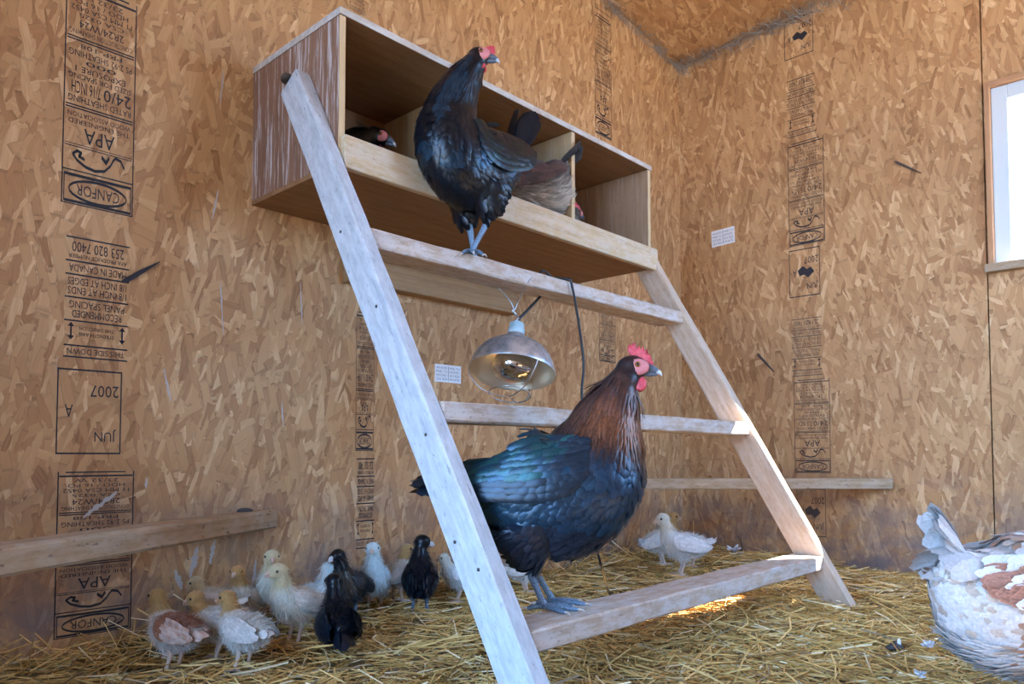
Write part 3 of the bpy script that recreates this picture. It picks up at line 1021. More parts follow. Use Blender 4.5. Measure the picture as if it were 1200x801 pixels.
def join_arrays(sets):
    V, Fc, C, off = [], [], [], 0
    for v, f_, c in sets:
        V.append(v)
        C.append(c)
        Fc += [tuple(i + off for i in q) for q in f_] if off else f_
        off += len(v)
    return np.concatenate(V), Fc, np.concatenate(C)


def loft_bm(bm, ctrl, sub=5, seg=20):
    """closed loft; ctrl rows are (x, y, z, half width, half height)"""
    A = catmull(ctrl, sub)
    rings = []
    for i in range(len(A)):
        t = Vector(A[min(i + 1, len(A) - 1)][:3]) - Vector(A[max(i - 1, 0)][:3])
        t.normalize()
        s = Vector((0, 1, 0)) - t * t.y
        if s.length < 0.2:
            s = Vector((-t.y, t.x, 0))
        s.normalize()
        u = t.cross(s)
        c = Vector(A[i][:3])
        rw, rh = max(A[i][3], 0.002), max(A[i][4], 0.002)
        rings.append([bm.verts.new(c + s * (rw * math.cos(a)) + u * (rh * math.sin(a))) for a in [2 * math.pi * k / seg for k in range(seg)]])
    for a, b in zip(rings, rings[1:]):
        for k in range(seg):
            bm.faces.new((a[k], b[k], b[(k + 1) % seg], a[(k + 1) % seg]))
    bm.faces.new(rings[0])
    bm.faces.new(rings[-1][::-1])
    return A


def frame_from(fwd):
    x = Vector(fwd).normalized()
    y = UP.cross(x).normalized()
    z = x.cross(y)
    return Matrix((x, y, z)).transposed()


def remeshed(bm, voxel, smooth=6):
    bmesh.ops.recalc_face_normals(bm, faces=bm.faces)
    me = bpy.data.meshes.new('tmp')
    bm.to_mesh(me)
    o = bpy.data.objects.new('tmp', me)
    COL.objects.link(o)
    r = o.modifiers.new('r', 'REMESH')
    r.mode = 'VOXEL'
    r.voxel_size = voxel
    s = o.modifiers.new('s', 'SMOOTH')
    s.factor = 0.5
    s.iterations = smooth
    dg = bpy.context.evaluated_depsgraph_get()
    out = bpy.data.meshes.new_from_object(o.evaluated_get(dg))
    bpy.data.objects.remove(o)
    bpy.data.meshes.remove(me)
    return out


def mesh_np(me):
    v = np.empty(len(me.vertices) * 3)
    me.vertices.foreach_get('co', v)
    n = np.empty(len(me.vertices) * 3)
    me.vertex_normals.foreach_get('vector', n)
    return v.reshape(-1, 3), n.reshape(-1, 3)


def thin(pts, d, order=None):
    """indices of points kept at least d apart"""
    cell = {}
    keep = []
    idx = rng.permutation(len(pts)) if order is None else order
    q = np.floor(pts / d).astype(int)
    for i in idx:
        k = tuple(q[i])
        ok = True
        for dx in (-1, 0, 1):
            for dy in (-1, 0, 1):
                for dz in (-1, 0, 1):
                    for j in cell.get((k[0] + dx, k[1] + dy, k[2] + dz), ()):
                        if ((pts[i] - pts[j]) ** 2).sum() < d * d:
                            ok = False
                            break
                    if not ok:
                        break
                if not ok:
                    break
            if not ok:
                break
        if ok:
            keep.append(i)
            cell.setdefault(k, []).append(i)
    return np.array(keep)


class Bird:
    def __init__(self, name, loc, heading, spine, head, look, k, voxel=0.0045, thighs=(), skull=(0.026, 0.0185, 0.021)):
        """heading: world direction of the body; spine from tail to neck top; head: centre; look: local direction; k: head size"""
        self.root = empty(name, loc, math.atan2(heading.y, heading.x))
        self.k = k
        bm = bmesh.new()
        self.A = loft_bm(bm, spine)
        for t in thighs:
            loft_bm(bm, t, 4, 12)
        self.H = frame_from(look).to_4x4()
        self.H.translation = Vector(head)
        e = ellipsoid_bm(tuple(s * k for s in skull), 3)
        e.transform(self.H)
        tmp = bpy.data.meshes.new('t')
        e.to_mesh(tmp)
        e.free()
        bm.from_mesh(tmp)
        bpy.data.meshes.remove(tmp)
        # join of neck and skull
        ne = Vector(self.A[-1][:3])
        tube_bm(bm, [ne, (ne + Vector(head)) / 2, Vector(head)], [self.A[-1][3], self.A[-1][3] * 0.9, skull[1] * k * 0.9], 12, 3)
        self.me = remeshed(bm, voxel)
        bm.free()
        self.v, self.n = mesh_np(self.me)
        self.bvh = BVHTree.FromPolygons([tuple(p) for p in self.v], [tuple(p.vertices) for p in self.me.polygons])
        S = self.A[:, :3]
        T = unit(np.gradient(S, axis=0))
        self.S = np.concatenate([S, np.array(head)[None]])
        hv = np.array(head) - S[-1]
        self.T = np.concatenate([T, unit(hv)[None]])

    def s_of(self, p):
        d = ((p[:, None, :] - self.S[None]) ** 2).sum(2)
        i = d.argmin(1)
        return i / (len(self.S) - 1.0), self.T[i]

    def paint(self, colf, mat):
        s, _ = self.s_of(self.v)
        c = colf(s, self.v, self.n)
        at = self.me.color_attributes.new('col', 'FLOAT_COLOR', 'POINT')
        c4 = np.ones((len(self.v), 4), np.float32)
        c4[:, :3] = c * 0.85
        at.data.foreach_set('color', c4.ravel())
        self.me.shade_smooth()
        self.body = link('body', self.me, mat, self.root)

    def plumage(self, colf, mat, zones, name='plumage', droop=0.25, var=0.28):
        """zones: list of (test(s, p, n), spacing, length, width, lift, shape, tip, bow)"""
        s, T = self.s_of(self.v)
        hp = np.array(self.H.translation)
        hx = np.array(self.H.to_3x3() @ Vector((1, 0, 0)))
        sets = []
        for test, gap, L, W, lift, shape, tip in zones:
            idx = np.nonzero(test(s, self.v, self.n))[0]
            if not len(idx):
                continue
            idx = idx[thin(self.v[idx], gap)]
            p, n, t = self.v[idx], self.n[idx], T[idx]
            d = -t + np.array([0, 0, -droop]) + rng.normal(0, 0.10, p.shape)
            near = ((p - hp) ** 2).sum(1) < (0.030 * self.k) ** 2
            d[near] = -hx + np.array([0, 0, -0.3])
            Ls = L * rng.uniform(0.8, 1.2, len(p))
            Ws = W * rng.uniform(0.8, 1.2, len(p))
            small = np.where(near, 0.35, 1.0)
            c = colf(s[idx], p, n) * rng.uniform(1 - var, 1 + var, (len(p), 1))
            sets.append(feather_arrays(p - n * 0.002, d, n, Ls * small, Ws * small, lift * rng.uniform(0.6, 1.5, len(p)), shape, c, tip))
        V_, F_, C_ = join_arrays(sets)
        o = link(name, np_mesh(name, V_, F_, C_), mat, self.root)
        o['kind'] = 'stuff'
        return o

    def strands(self, colf, mat, n, L, W, test=None, droop=0.35, name='down'):
        """fine down: single narrow triangles"""
        s, T = self.s_of(self.v)
        idx = np.arange(len(self.v)) if test is None else np.nonzero(test(s, self.v, self.n))[0]
        idx = rng.choice(idx, n)
        p = self.v[idx] + rng.normal(0, 0.0015, (n, 3))
        nn, t = self.n[idx], T[idx]
        d = unit(nn * rng.uniform(0.35, 1.1, (n, 1)) - t * 0.9 + np.array([0, 0, -droop]) + rng.normal(0, 0.35, (n, 3)))
        sd = unit(np.cross(d, rng.normal(0, 1, (n, 3))))
        hp = np.array(self.H.translation)
        near = (((p - hp) ** 2).sum(1) < (0.028 * self.k) ** 2)
        Ls = L * rng.uniform(0.6, 1.4, (n, 1)) * np.where(near, 0.4, 1.0)[:, None]
        a, b, c = p - nn * 0.001 - sd * W / 2, p - nn * 0.001 + sd * W / 2, p + d * Ls
        V_ = np.stack([a, b, c], 1).reshape(-1, 3)
        col = colf(s[idx], p, nn) * rng.uniform(0.8, 1.15, (n, 1))
        C_ = np.repeat(col, 3, 0)
        F_ = [(3 * i, 3 * i + 1, 3 * i + 2) for i in range(n)]
        o = link(name, np_mesh(name, V_, F_, C_), mat, self.root)
        o['kind'] = 'stuff'
        return o

    def surf(self, x, z, side):
        h = self.bvh.ray_cast(Vector((x, side * 0.4, z)), Vector((0, -side, 0)))
        if h[0] is None:
            return None
        return h[0], h[1]

    def wing(self, side, line, colf, mat, L=(0.03, 0.085), W=(0.018, 0.02), rows_=7, cols_=15, lift=0.007, droop=-0.05, name='wing', var=0.25, edge=1.0):
        """line: (x, z, half height) from shoulder to tip"""
        A = catmull(line, 8)
        R_, D_, N_, L_, W_, C_, l_ = [], [], [], [], [], [], []
        for j in range(rows_):
            v = 1 - 2 * j / (rows_ - 1)
            for i in range(cols_):
                u = (i + 0.5 * (j % 2)) / cols_ + random.uniform(-.015, .015)
                f_ = min(max(u, 0), 0.999) * (len(A) - 1)
                a = A[int(f_)] * (1 - f_ % 1) + A[min(int(f_) + 1, len(A) - 1)] * (f_ % 1)
                if u > 0.82:
                    continue
                z = a[1] + v * a[2] * 0.9
                h = self.surf(a[0], z, side)
                if h is None:
                    h = self.surf(a[0], a[1], side)
                    if h is None:
                        continue
                q = min(len(A) - 1, int(f_) + 2)
                tg = np.array([A[q][0] - A[max(q - 3, 0)][0], 0, A[q][1] - A[max(q - 3, 0)][1] + droop * 0.02])
                nn = np.array([h[1].x * 0.4, h[1].y, h[1].z * 0.5])
                R_.append(np.array(h[0]) + nn * (lift * (0.5 + 0.5 * min(1, u * 2)) * (1.15 - 0.5 * u)))
                D_.append(unit(tg) + np.array([0, 0, -0.12 * v]))
                N_.append(nn)
                g_ = min(1.0, max(0.0, (u - 0.12) / 0.5)) * (0.65 + 0.35 * (v < 0.2))
                L_.append(L[0] + (L[1] - L[0]) * g_)
                W_.append(W[0] + (W[1] - W[0]) * g_)
                C_.append(np.asarray(colf(u, v)) * random.uniform(1 - var, 1 + var))
                l_.append(0.05 + 0.04 * random.random())
        if not R_:
            return None
        V_, F_, C2 = feather_arrays(R_, D_, N_, L_, W_, l_, 'round', C_, 0.85 if edge == 1 else 1.25, 0.06, edge)
        # a firm inner sheet so that the wing is one piece
        o = link(name, np_mesh(name, V_, F_, C2), mat, self.root)
        o['kind'] = 'stuff'
        return o

    def tail(self, base, direction, n, L, W, col, mat, spread=0.5, rise=0.25, shape='blade'):
        base, d0 = np.array(base), unit(np.array(direction, float))
        sidev = np.array([0, 1, 0])
        upv = np.cross(d0, sidev)
        if upv[2] < 0:
            upv = -upv
        for i in range(n):
            f_ = (i / (n - 1) - 0.5) * 2 if n > 1 else 0
            sgn = 1 if i % 2 else -1
            d = d0 + sidev * f_ * spread + upv * (rise * (1 - abs(f_)) - 0.05)
            nn = upv * 0.75 + sidev * f_ * 1.0 + rng.normal(0, 0.05, 3)
            ll = L * (0.85 + 0.15 * (1 - abs(f_))) * random.uniform(0.94, 1.06)
            V_, F_, C_ = feather_arrays([base + sidev * f_ * 0.012], [d], [nn], ll, W * random.uniform(0.9, 1.1), -0.02, shape, np.array(col) * random.uniform(0.75, 1.25), 0.9, 0.05)
            link('tail_feather', np_mesh('tail_feather', V_, F_, C_), mat, self.root)

    # ---- head parts, in the head's own frame
    def hpart(self, name, bm, mat, loc=(0, 0, 0), rot=None, parent=None):
        k = self.k
        X = self.H @ Matrix.Translation(Vector(loc) * k)
        if rot is not None:
            X = X @ rot
        bm.transform(X @ Matrix.Scale(k, 4))
        return from_bm(name, bm, mat, parent or self.root, True)

    def eyes(self, x=0.008, y=0.0190, z=0.004, r=0.0046, iris=True):
        for sgn in (-1, 1):
            e = self.hpart('eye', ellipsoid_bm((r, r * 0.7, r), 2), M['iris'] if iris else M['pupil'], (x, sgn * y, z))
            if iris:
                self.hpart('pupil', ellipsoid_bm((r * 0.55, r * 0.3, r * 0.55), 2), M['pupil'], (x, sgn * (y + r * 0.5), z), None, e)

    def beak(self, mat, tipmat=None, x=0.019, L=0.027, r=0.0088):
        b = self.hpart('beak', tube_bm(bmesh.new(), [(x, 0, 0), (x + L * 0.45, 0, -0.001), (x + L * 0.8, 0, -0.005), (x + L, 0, -0.0105)], [r, r * 0.75, r * 0.42, r * 0.10], 10), mat)
        self.hpart('lower_beak', tube_bm(bmesh.new(), [(x - 0.002, 0, -0.0075), (x + L * 0.45, 0, -0.009), (x + L * 0.78, 0, -0.0105)], [r * 0.65, r * 0.5, r * 0.12], 8), mat, parent=b)
        if tipmat:
            self.hpart('beak_tip', tube_bm(bmesh.new(), [(x + L * 0.72, 0, -0.0038), (x + L * 0.88, 0, -0.0068), (x + L * 1.03, 0, -0.0118)], [r * 0.5, r * 0.36, r * 0.08], 8), tipmat, parent=b)

    def comb(self, prof, thick=0.004, mat=None):
        bm = bmesh.new()
        n = len(prof)
        rows_ = []
        for y, sc in ((-0.5, 0.86), (-0.28, 1.0), (0.28, 1.0), (0.5, 0.86)):
            cx = sum(p[0] for p in prof) / n
            cz = sum(p[1] for p in prof) / n
            rows_.append([bm.verts.new((cx + (p[0] - cx) * sc, y * thick, cz + (p[1] - cz) * sc)) for p in prof])
        for a, b in zip(rows_, rows_[1:]):
            for i in range(n):
                bm.faces.new((a[i], a[(i + 1) % n], b[(i + 1) % n], b[i]))
        bmesh.ops.triangulate(bm, faces=[bm.faces.new(rows_[0][::-1]), bm.faces.new(rows_[-1])])
        bmesh.ops.recalc_face_normals(bm, faces=bm.faces)
        return self.hpart('comb', bm, mat or M['comb'])

    def face(self, pale_lobe=False, wattle=1.0, skin=None):
        for sgn in (-1, 1):
            self.hpart('face_skin', ellipsoid_bm((0.0175, 0.0055, 0.0135), 2), skin or M['pink_skin'], (0.0095, sgn * 0.0128, 0.0005))
            self.hpart('earlobe', ellipsoid_bm((0.0055, 0.003, 0.0095), 2), M['pale_lobe'] if pale_lobe else M['comb'], (-0.010, sgn * 0.0165, -0.011), Matrix.Rotation(0.35, 4, 'Y'))
            if wattle:
                self.hpart('wattle', ellipsoid_bm((0.0105 * wattle, 0.0032, 0.0125 * wattle), 2), M['comb'], (0.013, sgn * 0.0085, -0.021 - 0.004 * wattle), Matrix.Rotation(sgn * 0.25, 4, 'X'))

    def leg(self, hip, hock, foot, r, mat, toe=0.05, yaw=0.0, clawmat=None, curl=0.0):
        """shank and four toes as one skin; claws are its pieces"""
        hip, hock, foot = Vector(hip), Vector(hock), Vector(foot)
        bm = bmesh.new()
        tube_bm(bm, [hip, hock, (hock + foot) / 2 + Vector((0, 0, 0.002)), foot + Vector((0, 0, r * 1.2))], [r * 1.25, r * 1.15, r * 0.85, r * 1.0], 10)
        claws = []
        for a, ll in ((0.0, 1.0), (0.62, 0.85), (-0.62, 0.85), (math.pi + 0.25, 0.5)):
            d = Vector((math.cos(a + yaw), math.sin(a + yaw), 0))
            p0 = foot + Vector((0, 0, r * 1.0))
            p1 = foot + d * toe * ll * 0.45 + Vector((0, 0, r * 0.95))
            p2 = foot + d * toe * ll * 0.85 + Vector((0, 0, r * 0.55 - curl * 0.4))
            p3 = foot + d * toe * ll + Vector((0, 0, r * 0.5 - curl))
            tube_bm(bm, [p0, p1, p2, p3], [r * 0.8, r * 0.72, r * 0.6, r * 0.42], 8)
            claws.append(bmesh.new())
            tube_bm(claws[-1], [p3 - d * r * 0.3, p3 + d * r * 0.9 + Vector((0, 0, r * 0.05)), p3 + d * r * 1.9 - Vector((0, 0, r * 0.5 + curl * 0.4))], [r * 0.36, r * 0.26, r * 0.05], 6)
        lg = from_bm('leg', bm, mat, self.root, True)
        for c in claws:
            from_bm('claw', c, clawmat or M['claw'], lg, True)
        return lg


def img_dir(deg):
    """compass on the floor seen from the camera: 0 right, 90 away, 180 left, 270 towards"""
    a = math.radians(deg)
    return RT * math.cos(a) + FW * math.sin(a)


def lerp_cols(stops):
    xs = np.array([s[0] for s in stops])
    cs = np.array([s[1] for s in stops])
    return lambda s: np.stack([np.interp(s, xs, cs[:, i]) for i in range(3)], -1)


COMB_BIG = [(0.033, -0.001), (0.0335, 0.008), (0.030, 0.015), (0.0275, 0.0215), (0.0245, 0.0215), (0.0225, 0.031), (0.019, 0.0265), (0.0165, 0.0355), (0.0125, 0.029), (0.0095, 0.037), (0.006, 0.030), (0.0025, 0.041),
            (-0.0025, 0.036), (-0.006, 0.038), (-0.008, 0.029), (-0.004, 0.021), (0.004, 0.017), (0.014, 0.014), (0.022, 0.008)]
COMB_SMALL = [(0.032, 0.000), (0.0345, 0.010), (0.0325, 0.021), (0.029, 0.026), (0.0255, 0.0225), (0.022, 0.026), (0.0185, 0.022), (0.0145, 0.0225), (0.010, 0.016), (0.016, 0.010), (0.022, 0.004)]


# ---- the black hen with a copper neck, standing on the bottom rung
def px_local(scale, fx, fy):
    return lambda x, y: ((x - fx) / scale, (fy - y) / scale)


HZ = rungs[0][1]
hen_at = on_z(644, 711, HZ)
q = px_local(650.0, 644, 711)


def row(fn, x, y, rw, rh, yy=0.0):
    a, b = fn(x, y)
    return (a, yy, b, rw, rh)


spine = [row(q, 545, 553, .018, .016), row(q, 562, 562, .048, .046), row(q, 590, 574, .078, .082), row(q, 625, 578, .094, .112), row(q, 662, 568, .098, .128), row(q, 692, 544, .088, .112), row(q, 708, 508, .066, .080),
         row(q, 719, 474, .046, .056), row(q, 730, 446, .032, .038)]
hx, hz_ = q(744, 424)
th = []
for sgn in (-1, 1):
    th.append([(*[q(618, 610)[0], sgn * .05, q(618, 610)[1]], .045, .065), (q(624, 632)[0], sgn * .048, q(624, 632)[1], .038, .050), (q(627, 650)[0], sgn * .042, q(627, 650)[1], .025, .030), (q(627, 662)[0], sgn * .038, q(627, 662)[1], .012, .013)])
B = Bird('copper_necked_hen', hen_at, img_dir(-7), spine, (hx, 0, hz_), (1, -0.02, -0.03), 1.17, thighs=th)
tag(B.root, 'black hen with a copper neck and red comb standing on the bottom rung', 'hen')
S_NECK = 0.70
base_c = lerp_cols([(0, (.010, .030, .045)), (.25, (.012, .046, .075)), (.5, (.010, .032, .062)), (.68, (.014, .034, .062)), (.74, (.040, .018, .014)), (.82, (.15, .052, .022)), (.93, (.13, .05, .03)), (1, (.035, .022, .025))])


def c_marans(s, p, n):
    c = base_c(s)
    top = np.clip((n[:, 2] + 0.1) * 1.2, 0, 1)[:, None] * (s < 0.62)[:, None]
    c = c * (1 - top) + np.array([.010, .052, .085]) * top  # bluer where the body faces up: skylight put into the feather colour
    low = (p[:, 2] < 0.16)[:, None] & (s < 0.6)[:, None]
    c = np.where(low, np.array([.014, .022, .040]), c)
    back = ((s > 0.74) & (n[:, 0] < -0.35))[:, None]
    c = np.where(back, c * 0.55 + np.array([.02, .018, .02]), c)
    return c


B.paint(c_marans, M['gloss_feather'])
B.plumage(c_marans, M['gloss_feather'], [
    (lambda s, p, n: (s > 0.72) & (s < 0.995), 0.0052, 0.044, 0.0075, 0.05, 'point', 1.25),
    (lambda s, p, n: (s <= 0.72) & (p[:, 2] > 0.13), 0.0085, 0.030, 0.019, 0.10, 'round', 1.15),
    (lambda s, p, n: (s <= 0.72) & (p[:, 2] <= 0.13), 0.0075, 0.032, 0.016, 0.16, 'round', 1.2)])
for sgn in (-1, 1):
    w = [(*q(694, 528), .030), (*q(672, 538), .052), (*q(640, 544), .055), (*q(600, 548), .046), (*q(572, 554), .034), (*q(548, 560), .018)]
    B.wing(sgn, w, lambda u, v: (.008 + .006 * random.random(), .040 + .035 * random.random() * (v > -0.3), .080) if u > 0.15 + 0.12 * random.random() and v > -0.45 else (.012, .026, .045), M['gloss_feather'], (0.030, 0.085), (0.017, 0.019), 9, 20, 0.012)
    B.leg((q(627, 664)[0], sgn * .036, q(624, 656)[1]), (q(624, 668)[0], sgn * .034, q(624, 668)[1]), (0.004 - 0.012 * (sgn < 0), sgn * .026, 0.0), 0.0070, M['leg_blue'], 0.062, -0.1, None, 0.0)
B.tail((*[q(566, 548)[0]], 0, q(566, 548)[1]), (-1, 0.06, -0.16), 12, 0.155, 0.030, (.010, .020, .032), M['gloss_feather'], 0.16, 0.10)
for k, (dz, ll, tl) in enumerate(((0.008, 0.080, -0.06), (0.005, 0.088, -0.12), (0.001, 0.092, -0.2))):
    for sgn in (-1, 1):
        V_, F_, C_ = feather_arrays([np.array([q(578, 542)[0], sgn * 0.014 * (k + 0.4), q(578, 538)[1] + dz - 0.01])], [np.array([-1, sgn * 0.1, tl])], [np.array([0, sgn * (0.5 + .4 * k), 0.8])], ll, 0.024, -0.05, 'blade', (.010, .045, .075), 0.9, 0.16)
        link('tail_covert', np_mesh('tail_covert', V_, F_, C_), M['gloss_feather'], B.root)
B.eyes()
B.beak(M['beak_dark'], M['beak_tip'])
B.comb(COMB_BIG)
B.face(False, 1.0)


# ---- the black hen perched on the top rung, looking back over her shoulder
def black_col(s, p, n):
    c = np.tile(np.array([.005, .008, .014]), (len(p), 1))
    sh = (np.sin(p[:, 0] * 60 + p[:, 2] * 45) * np.cos(p[:, 1] * 70) > 0.25)[:, None] & (p[:, 2] > 0.2)[:, None]
    return np.where(sh, np.array([.007, .026, .050]), c)


HEN_ZONES = [(lambda s, p, n: (s > 0.72) & (s < 0.995), 0.0058, 0.036, 0.0085, 0.05, 'point', 1.2),
             (lambda s, p, n: (s <= 0.72) & (p[:, 2] > 0.13), 0.009, 0.032, 0.019, 0.10, 'round', 1.2),
             (lambda s, p, n: (s <= 0.72) & (p[:, 2] <= 0.13), 0.0085, 0.034, 0.017, 0.18, 'round', 1.2)]
pt = on_y(557, 297, rungs[2][0] + 0.030)
pt.z = rungs[2][1]
spine = [(-.150, 0, .305, .020, .018), (-.120, 0, .285, .044, .045), (-.060, 0, .248, .070, .078), (0, 0, .222, .080, .100), (.050, 0, .232, .080, .106), (.082, 0, .275, .072, .090), (.084, .008, .335, .054, .062), (.070, .026, .390, .041, .045), (.056, .042, .428, .031, .034)]
th = [[(-.005, s_ * .044, .170, .040, .055), (0, s_ * .040, .140, .032, .040), (.004, s_ * .034, .112, .022, .025), (.004, s_ * .030, .096, .011, .012)] for s_ in (-1, 1)]
HD = 228
la = math.radians(352 - HD)
B = Bird('black_hen', pt, img_dir(HD), spine, (.046, .056, .455), (math.cos(la), math.sin(la), -0.12), 1.08, thighs=th)
tag(B.root, 'glossy black hen perched on the top rung with her head turned', 'hen')
B.paint(black_col, M['gloss_feather'])
B.plumage(black_col, M['gloss_feather'], HEN_ZONES)
for sgn in (-1, 1):
    B.wing(sgn, [(.068, .270, .030), (.040, .262, .052), (0, .258, .056), (-.055, .264, .045), (-.10, .275, .030), (-.13, .285, .016)], lambda u, v: (.005, .010 + .014 * random.random(), .024), M['gloss_feather'], (0.03, 0.065), (0.018, 0.020), 8, 18, 0.010)
B.leg((.004, .030, .112), (-.006, .032, .088), (.034, .020, 0), 0.0072, M['leg_blue'], 0.048, 0.9, None, 0.010)
B.leg((.004, -.030, .112), (-.010, -.030, .088), (-.020, -.020, 0), 0.0072, M['leg_blue'], 0.040, 0.6, None, 0.0)
B.tail((-.118, 0, .275), (-0.34, 0, 0.92), 13, 0.165, 0.046, (.008, .014, .026), M['gloss_feather'], 0.34, 0.15)
B.eyes()
B.beak(M['beak_dark'], M['beak_tip'])
B.comb(COMB_SMALL)
B.face(True, 0.55)

# ---- three hens inside the nest box
NZ = BZ0 + 0.012
hd = img_dir(-18)
hp = on_y(447, 158, -0.265)
B = Bird('nesting_black_hen', Vector((hp.x, hp.y, NZ)) - hd * 0.145, hd, [(-.10, 0, .12, .03, .03), (-.07, 0, .105, .065, .07), (0, 0, .095, .085, .092), (.06, 0, .105, .075, .078), (.10, 0, .135, .045, .045), (.125, 0, .147, .030, .030)], (.143, 0, .146), (1, 0, -0.42), 1.05)
tag(B.root, 'black hen sitting low in the nest with her head above the lip', 'hen')
B.paint(black_col, M['gloss_feather'])
B.plumage(black_col, M['gloss_feather'], HEN_ZONES)
B.eyes()
B.beak(M['beak_dark'], M['beak_tip'])
B.face(False, 0.3)
B.tail((-.085, 0, .115), (-0.5, 0, 0.7), 5, 0.07, 0.03, (.008, .012, .020), M['gloss_feather'], 0.2, 0.1)

hd = img_dir(168)
bp_ = on_y(642, 215, -0.315)
grey_stops = lerp_cols([(0, (.17, .135, .115)), (.3, (.15, .115, .095)), (1, (.12, .09, .07))])


def c_grey(s, p, n):
    c = grey_stops(s)
    low = np.clip((0.150 - p[:, 2]) / 0.04, 0, 1)[:, None]
    return c * (1 - low) + np.array([.50, .43, .36]) * low


B = Bird('brown_hen', Vector((bp_.x, bp_.y, NZ)) + hd * 0.105, hd, [(-.150, 0, .215, .022, .02), (-.125, 0, .185, .058, .055), (-.09, 0, .150, .078, .085), (-.02, 0, .140, .085, .095), (.05, 0, .145, .075, .085), (.09, 0, .170, .05, .06), (.11, 0, .205, .036, .04)], (.13, 0, .225), (1, 0.2, -0.2), 1.0,
         thighs=[[(-.04, s_ * .045, .10, .035, .045), (-.03, s_ * .042, .06, .022, .026), (-.03, s_ * .04, .04, .01, .01)] for s_ in (-1, 1)])
tag(B.root, 'grey-brown hen in the middle nest showing her fluffy rump and raised tail', 'hen')
B.paint(c_grey, M['soft_feather'])
B.plumage(c_grey, M['soft_feather'], [(lambda s, p, n: (p[:, 2] > 0.14), 0.011, 0.034, 0.024, 0.14, 'round', 1.1), (lambda s, p, n: (p[:, 2] <= 0.15), 0.007, 0.040, 0.012, 0.3, 'point', 1.1)])
for sgn in (-1, 1):
    B.wing(sgn, [(.04, .19, .03), (0, .185, .045), (-.05, .185, .042), (-.10, .19, .03), (-.13, .195, .015)], lambda u, v: (.13 + .05 * random.random(), .095, .085), M['soft_feather'], (.028, .07), (.02, .02), 6, 12, 0.008)
    B.leg((-.03, sgn * .04, .05), (-.034, sgn * .04, .045), (-.02, sgn * .035, 0), .007, M['leg_blue'], .05)
B.tail((-.125, 0, .205), (-0.72, -0.10, 0.72), 7, 0.115, 0.030, (.050, .045, .050), M['soft_feather'], 0.10, 0.12)
B.eyes()
B.beak(M['beak_dark'])
B.comb(COMB_SMALL)

cp = on_y(679, 243, -0.20)
B = Bird('hidden_hen', (-1.145, -0.165, NZ), Vector((0.15, -1, 0)), [(-.11, 0, .10, .02, .02), (-.08, 0, .095, .045, .05), (0, 0, .085, .062, .08), (.05, .0, .090, .055, .07), (.065, .035, .115, .035, .04), (.06, .085, .155, .026, .028)], (.05, .118, .176), (0.35, 1, -0.1), 0.95)
tag(B.root, 'dark hen tucked behind the divider of the end nest, red comb showing', 'hen')
B.paint(c_grey, M['soft_feather'])
B.plumage(c_grey, M['soft_feather'], [(lambda s, p, n: s < 2, 0.011, 0.03, 0.02, 0.12, 'round', 1.0)])
B.eyes()
B.beak(M['beak_dark'])
B.comb(COMB_BIG)
B.face(False, 0.8)


# ---- the pale hen walking out of the picture
def c_white(s, p, n):
    c = np.tile(np.array([.66, .60, .58]), (len(p), 1))
    rust = np.clip((p[:, 0] + 0.10) / 0.05, 0, 1) * np.clip((p[:, 2] - 0.085) / 0.03, 0, 1) * (np.clip((0.185 - p[:, 2]) / 0.03, 0, 1) + np.clip((p[:, 2] - 0.27) / 0.02, 0, 1))
    pick = (rng.random(len(p)) < rust * 0.8)[:, None]
    tan = (rng.random(len(p)) < 0.18)[:, None]
    c = np.where(tan, np.array([.56, .44, .36]), c)
    return np.where(pick, np.array([.36, .20, .13]), c)


wp = on_z(1233, 834, 0.0)
B = Bird('pale_hen', wp, img_dir(4), [(-.160, 0, .245, .028, .035), (-.138, 0, .215, .060, .072), (-.09, 0, .185, .085, .108), (-.01, 0, .178, .098, .118), (.065, 0, .195, .09, .105), (.105, 0, .255, .062, .075), (.125, 0, .325, .042, .047), (.135, 0, .375, .031, .032)], (.150, 0, .405), (1, 0, -0.05), 1.1,
         thighs=[[(-.01, s_ * .05, .11, .046, .06), (-.005, s_ * .047, .075, .034, .04), (0, s_ * .042, .05, .013, .014)] for s_ in (-1, 1)])
tag(B.root, 'white hen with rusty brown wing feathers walking on the straw', 'hen')
B.paint(c_white, M['soft_feather'])
B.plumage(c_white, M['soft_feather'], [(lambda s, p, n: (s > 0.72) & (s < 0.995), 0.0065, 0.036, 0.010, 0.05, 'point', 1.1), (lambda s, p, n: (s <= 0.72) & (p[:, 2] > 0.12), 0.0075, 0.032, 0.015, 0.07, 'round', 1.12), (lambda s, p, n: (s <= 0.72) & (p[:, 2] <= 0.12), 0.0065, 0.038, 0.010, 0.25, 'point', 1.1)], var=0.09)
for sgn in (-1, 1):
    B.wing(sgn, [(.09, .225, .030), (.05, .222, .050), (0, .222, .052), (-.05, .222, .044), (-.10, .226, .030), (-.14, .235, .014)],
           lambda u, v: ((.25, .115, .078) if random.random() < 0.7 else (.60, .50, .46)) if 0.05 < u < 0.80 and v < 0.8 else (.62, .56, .55), M['soft_feather'], (.024, .070), (.014, .018), 11, 26, 0.012, var=0.15, edge=1.7)
    B.leg((0, sgn * .042, .06), (-.005, sgn * .042, .05), (.012, sgn * .03, 0), .0072, M['leg_pink'], .058)
B.tail((-.135, 0, .235), (-0.50, 0, 0.86), 17, 0.125, 0.026, (.60, .58, .59), M['soft_feather'], 0.30, 0.10)
B.tail((-.128, 0, .238), (-0.62, 0, 0.70), 9, 0.095, 0.026, (.62, .59, .59), M['soft_feather'], 0.42, 0.10)
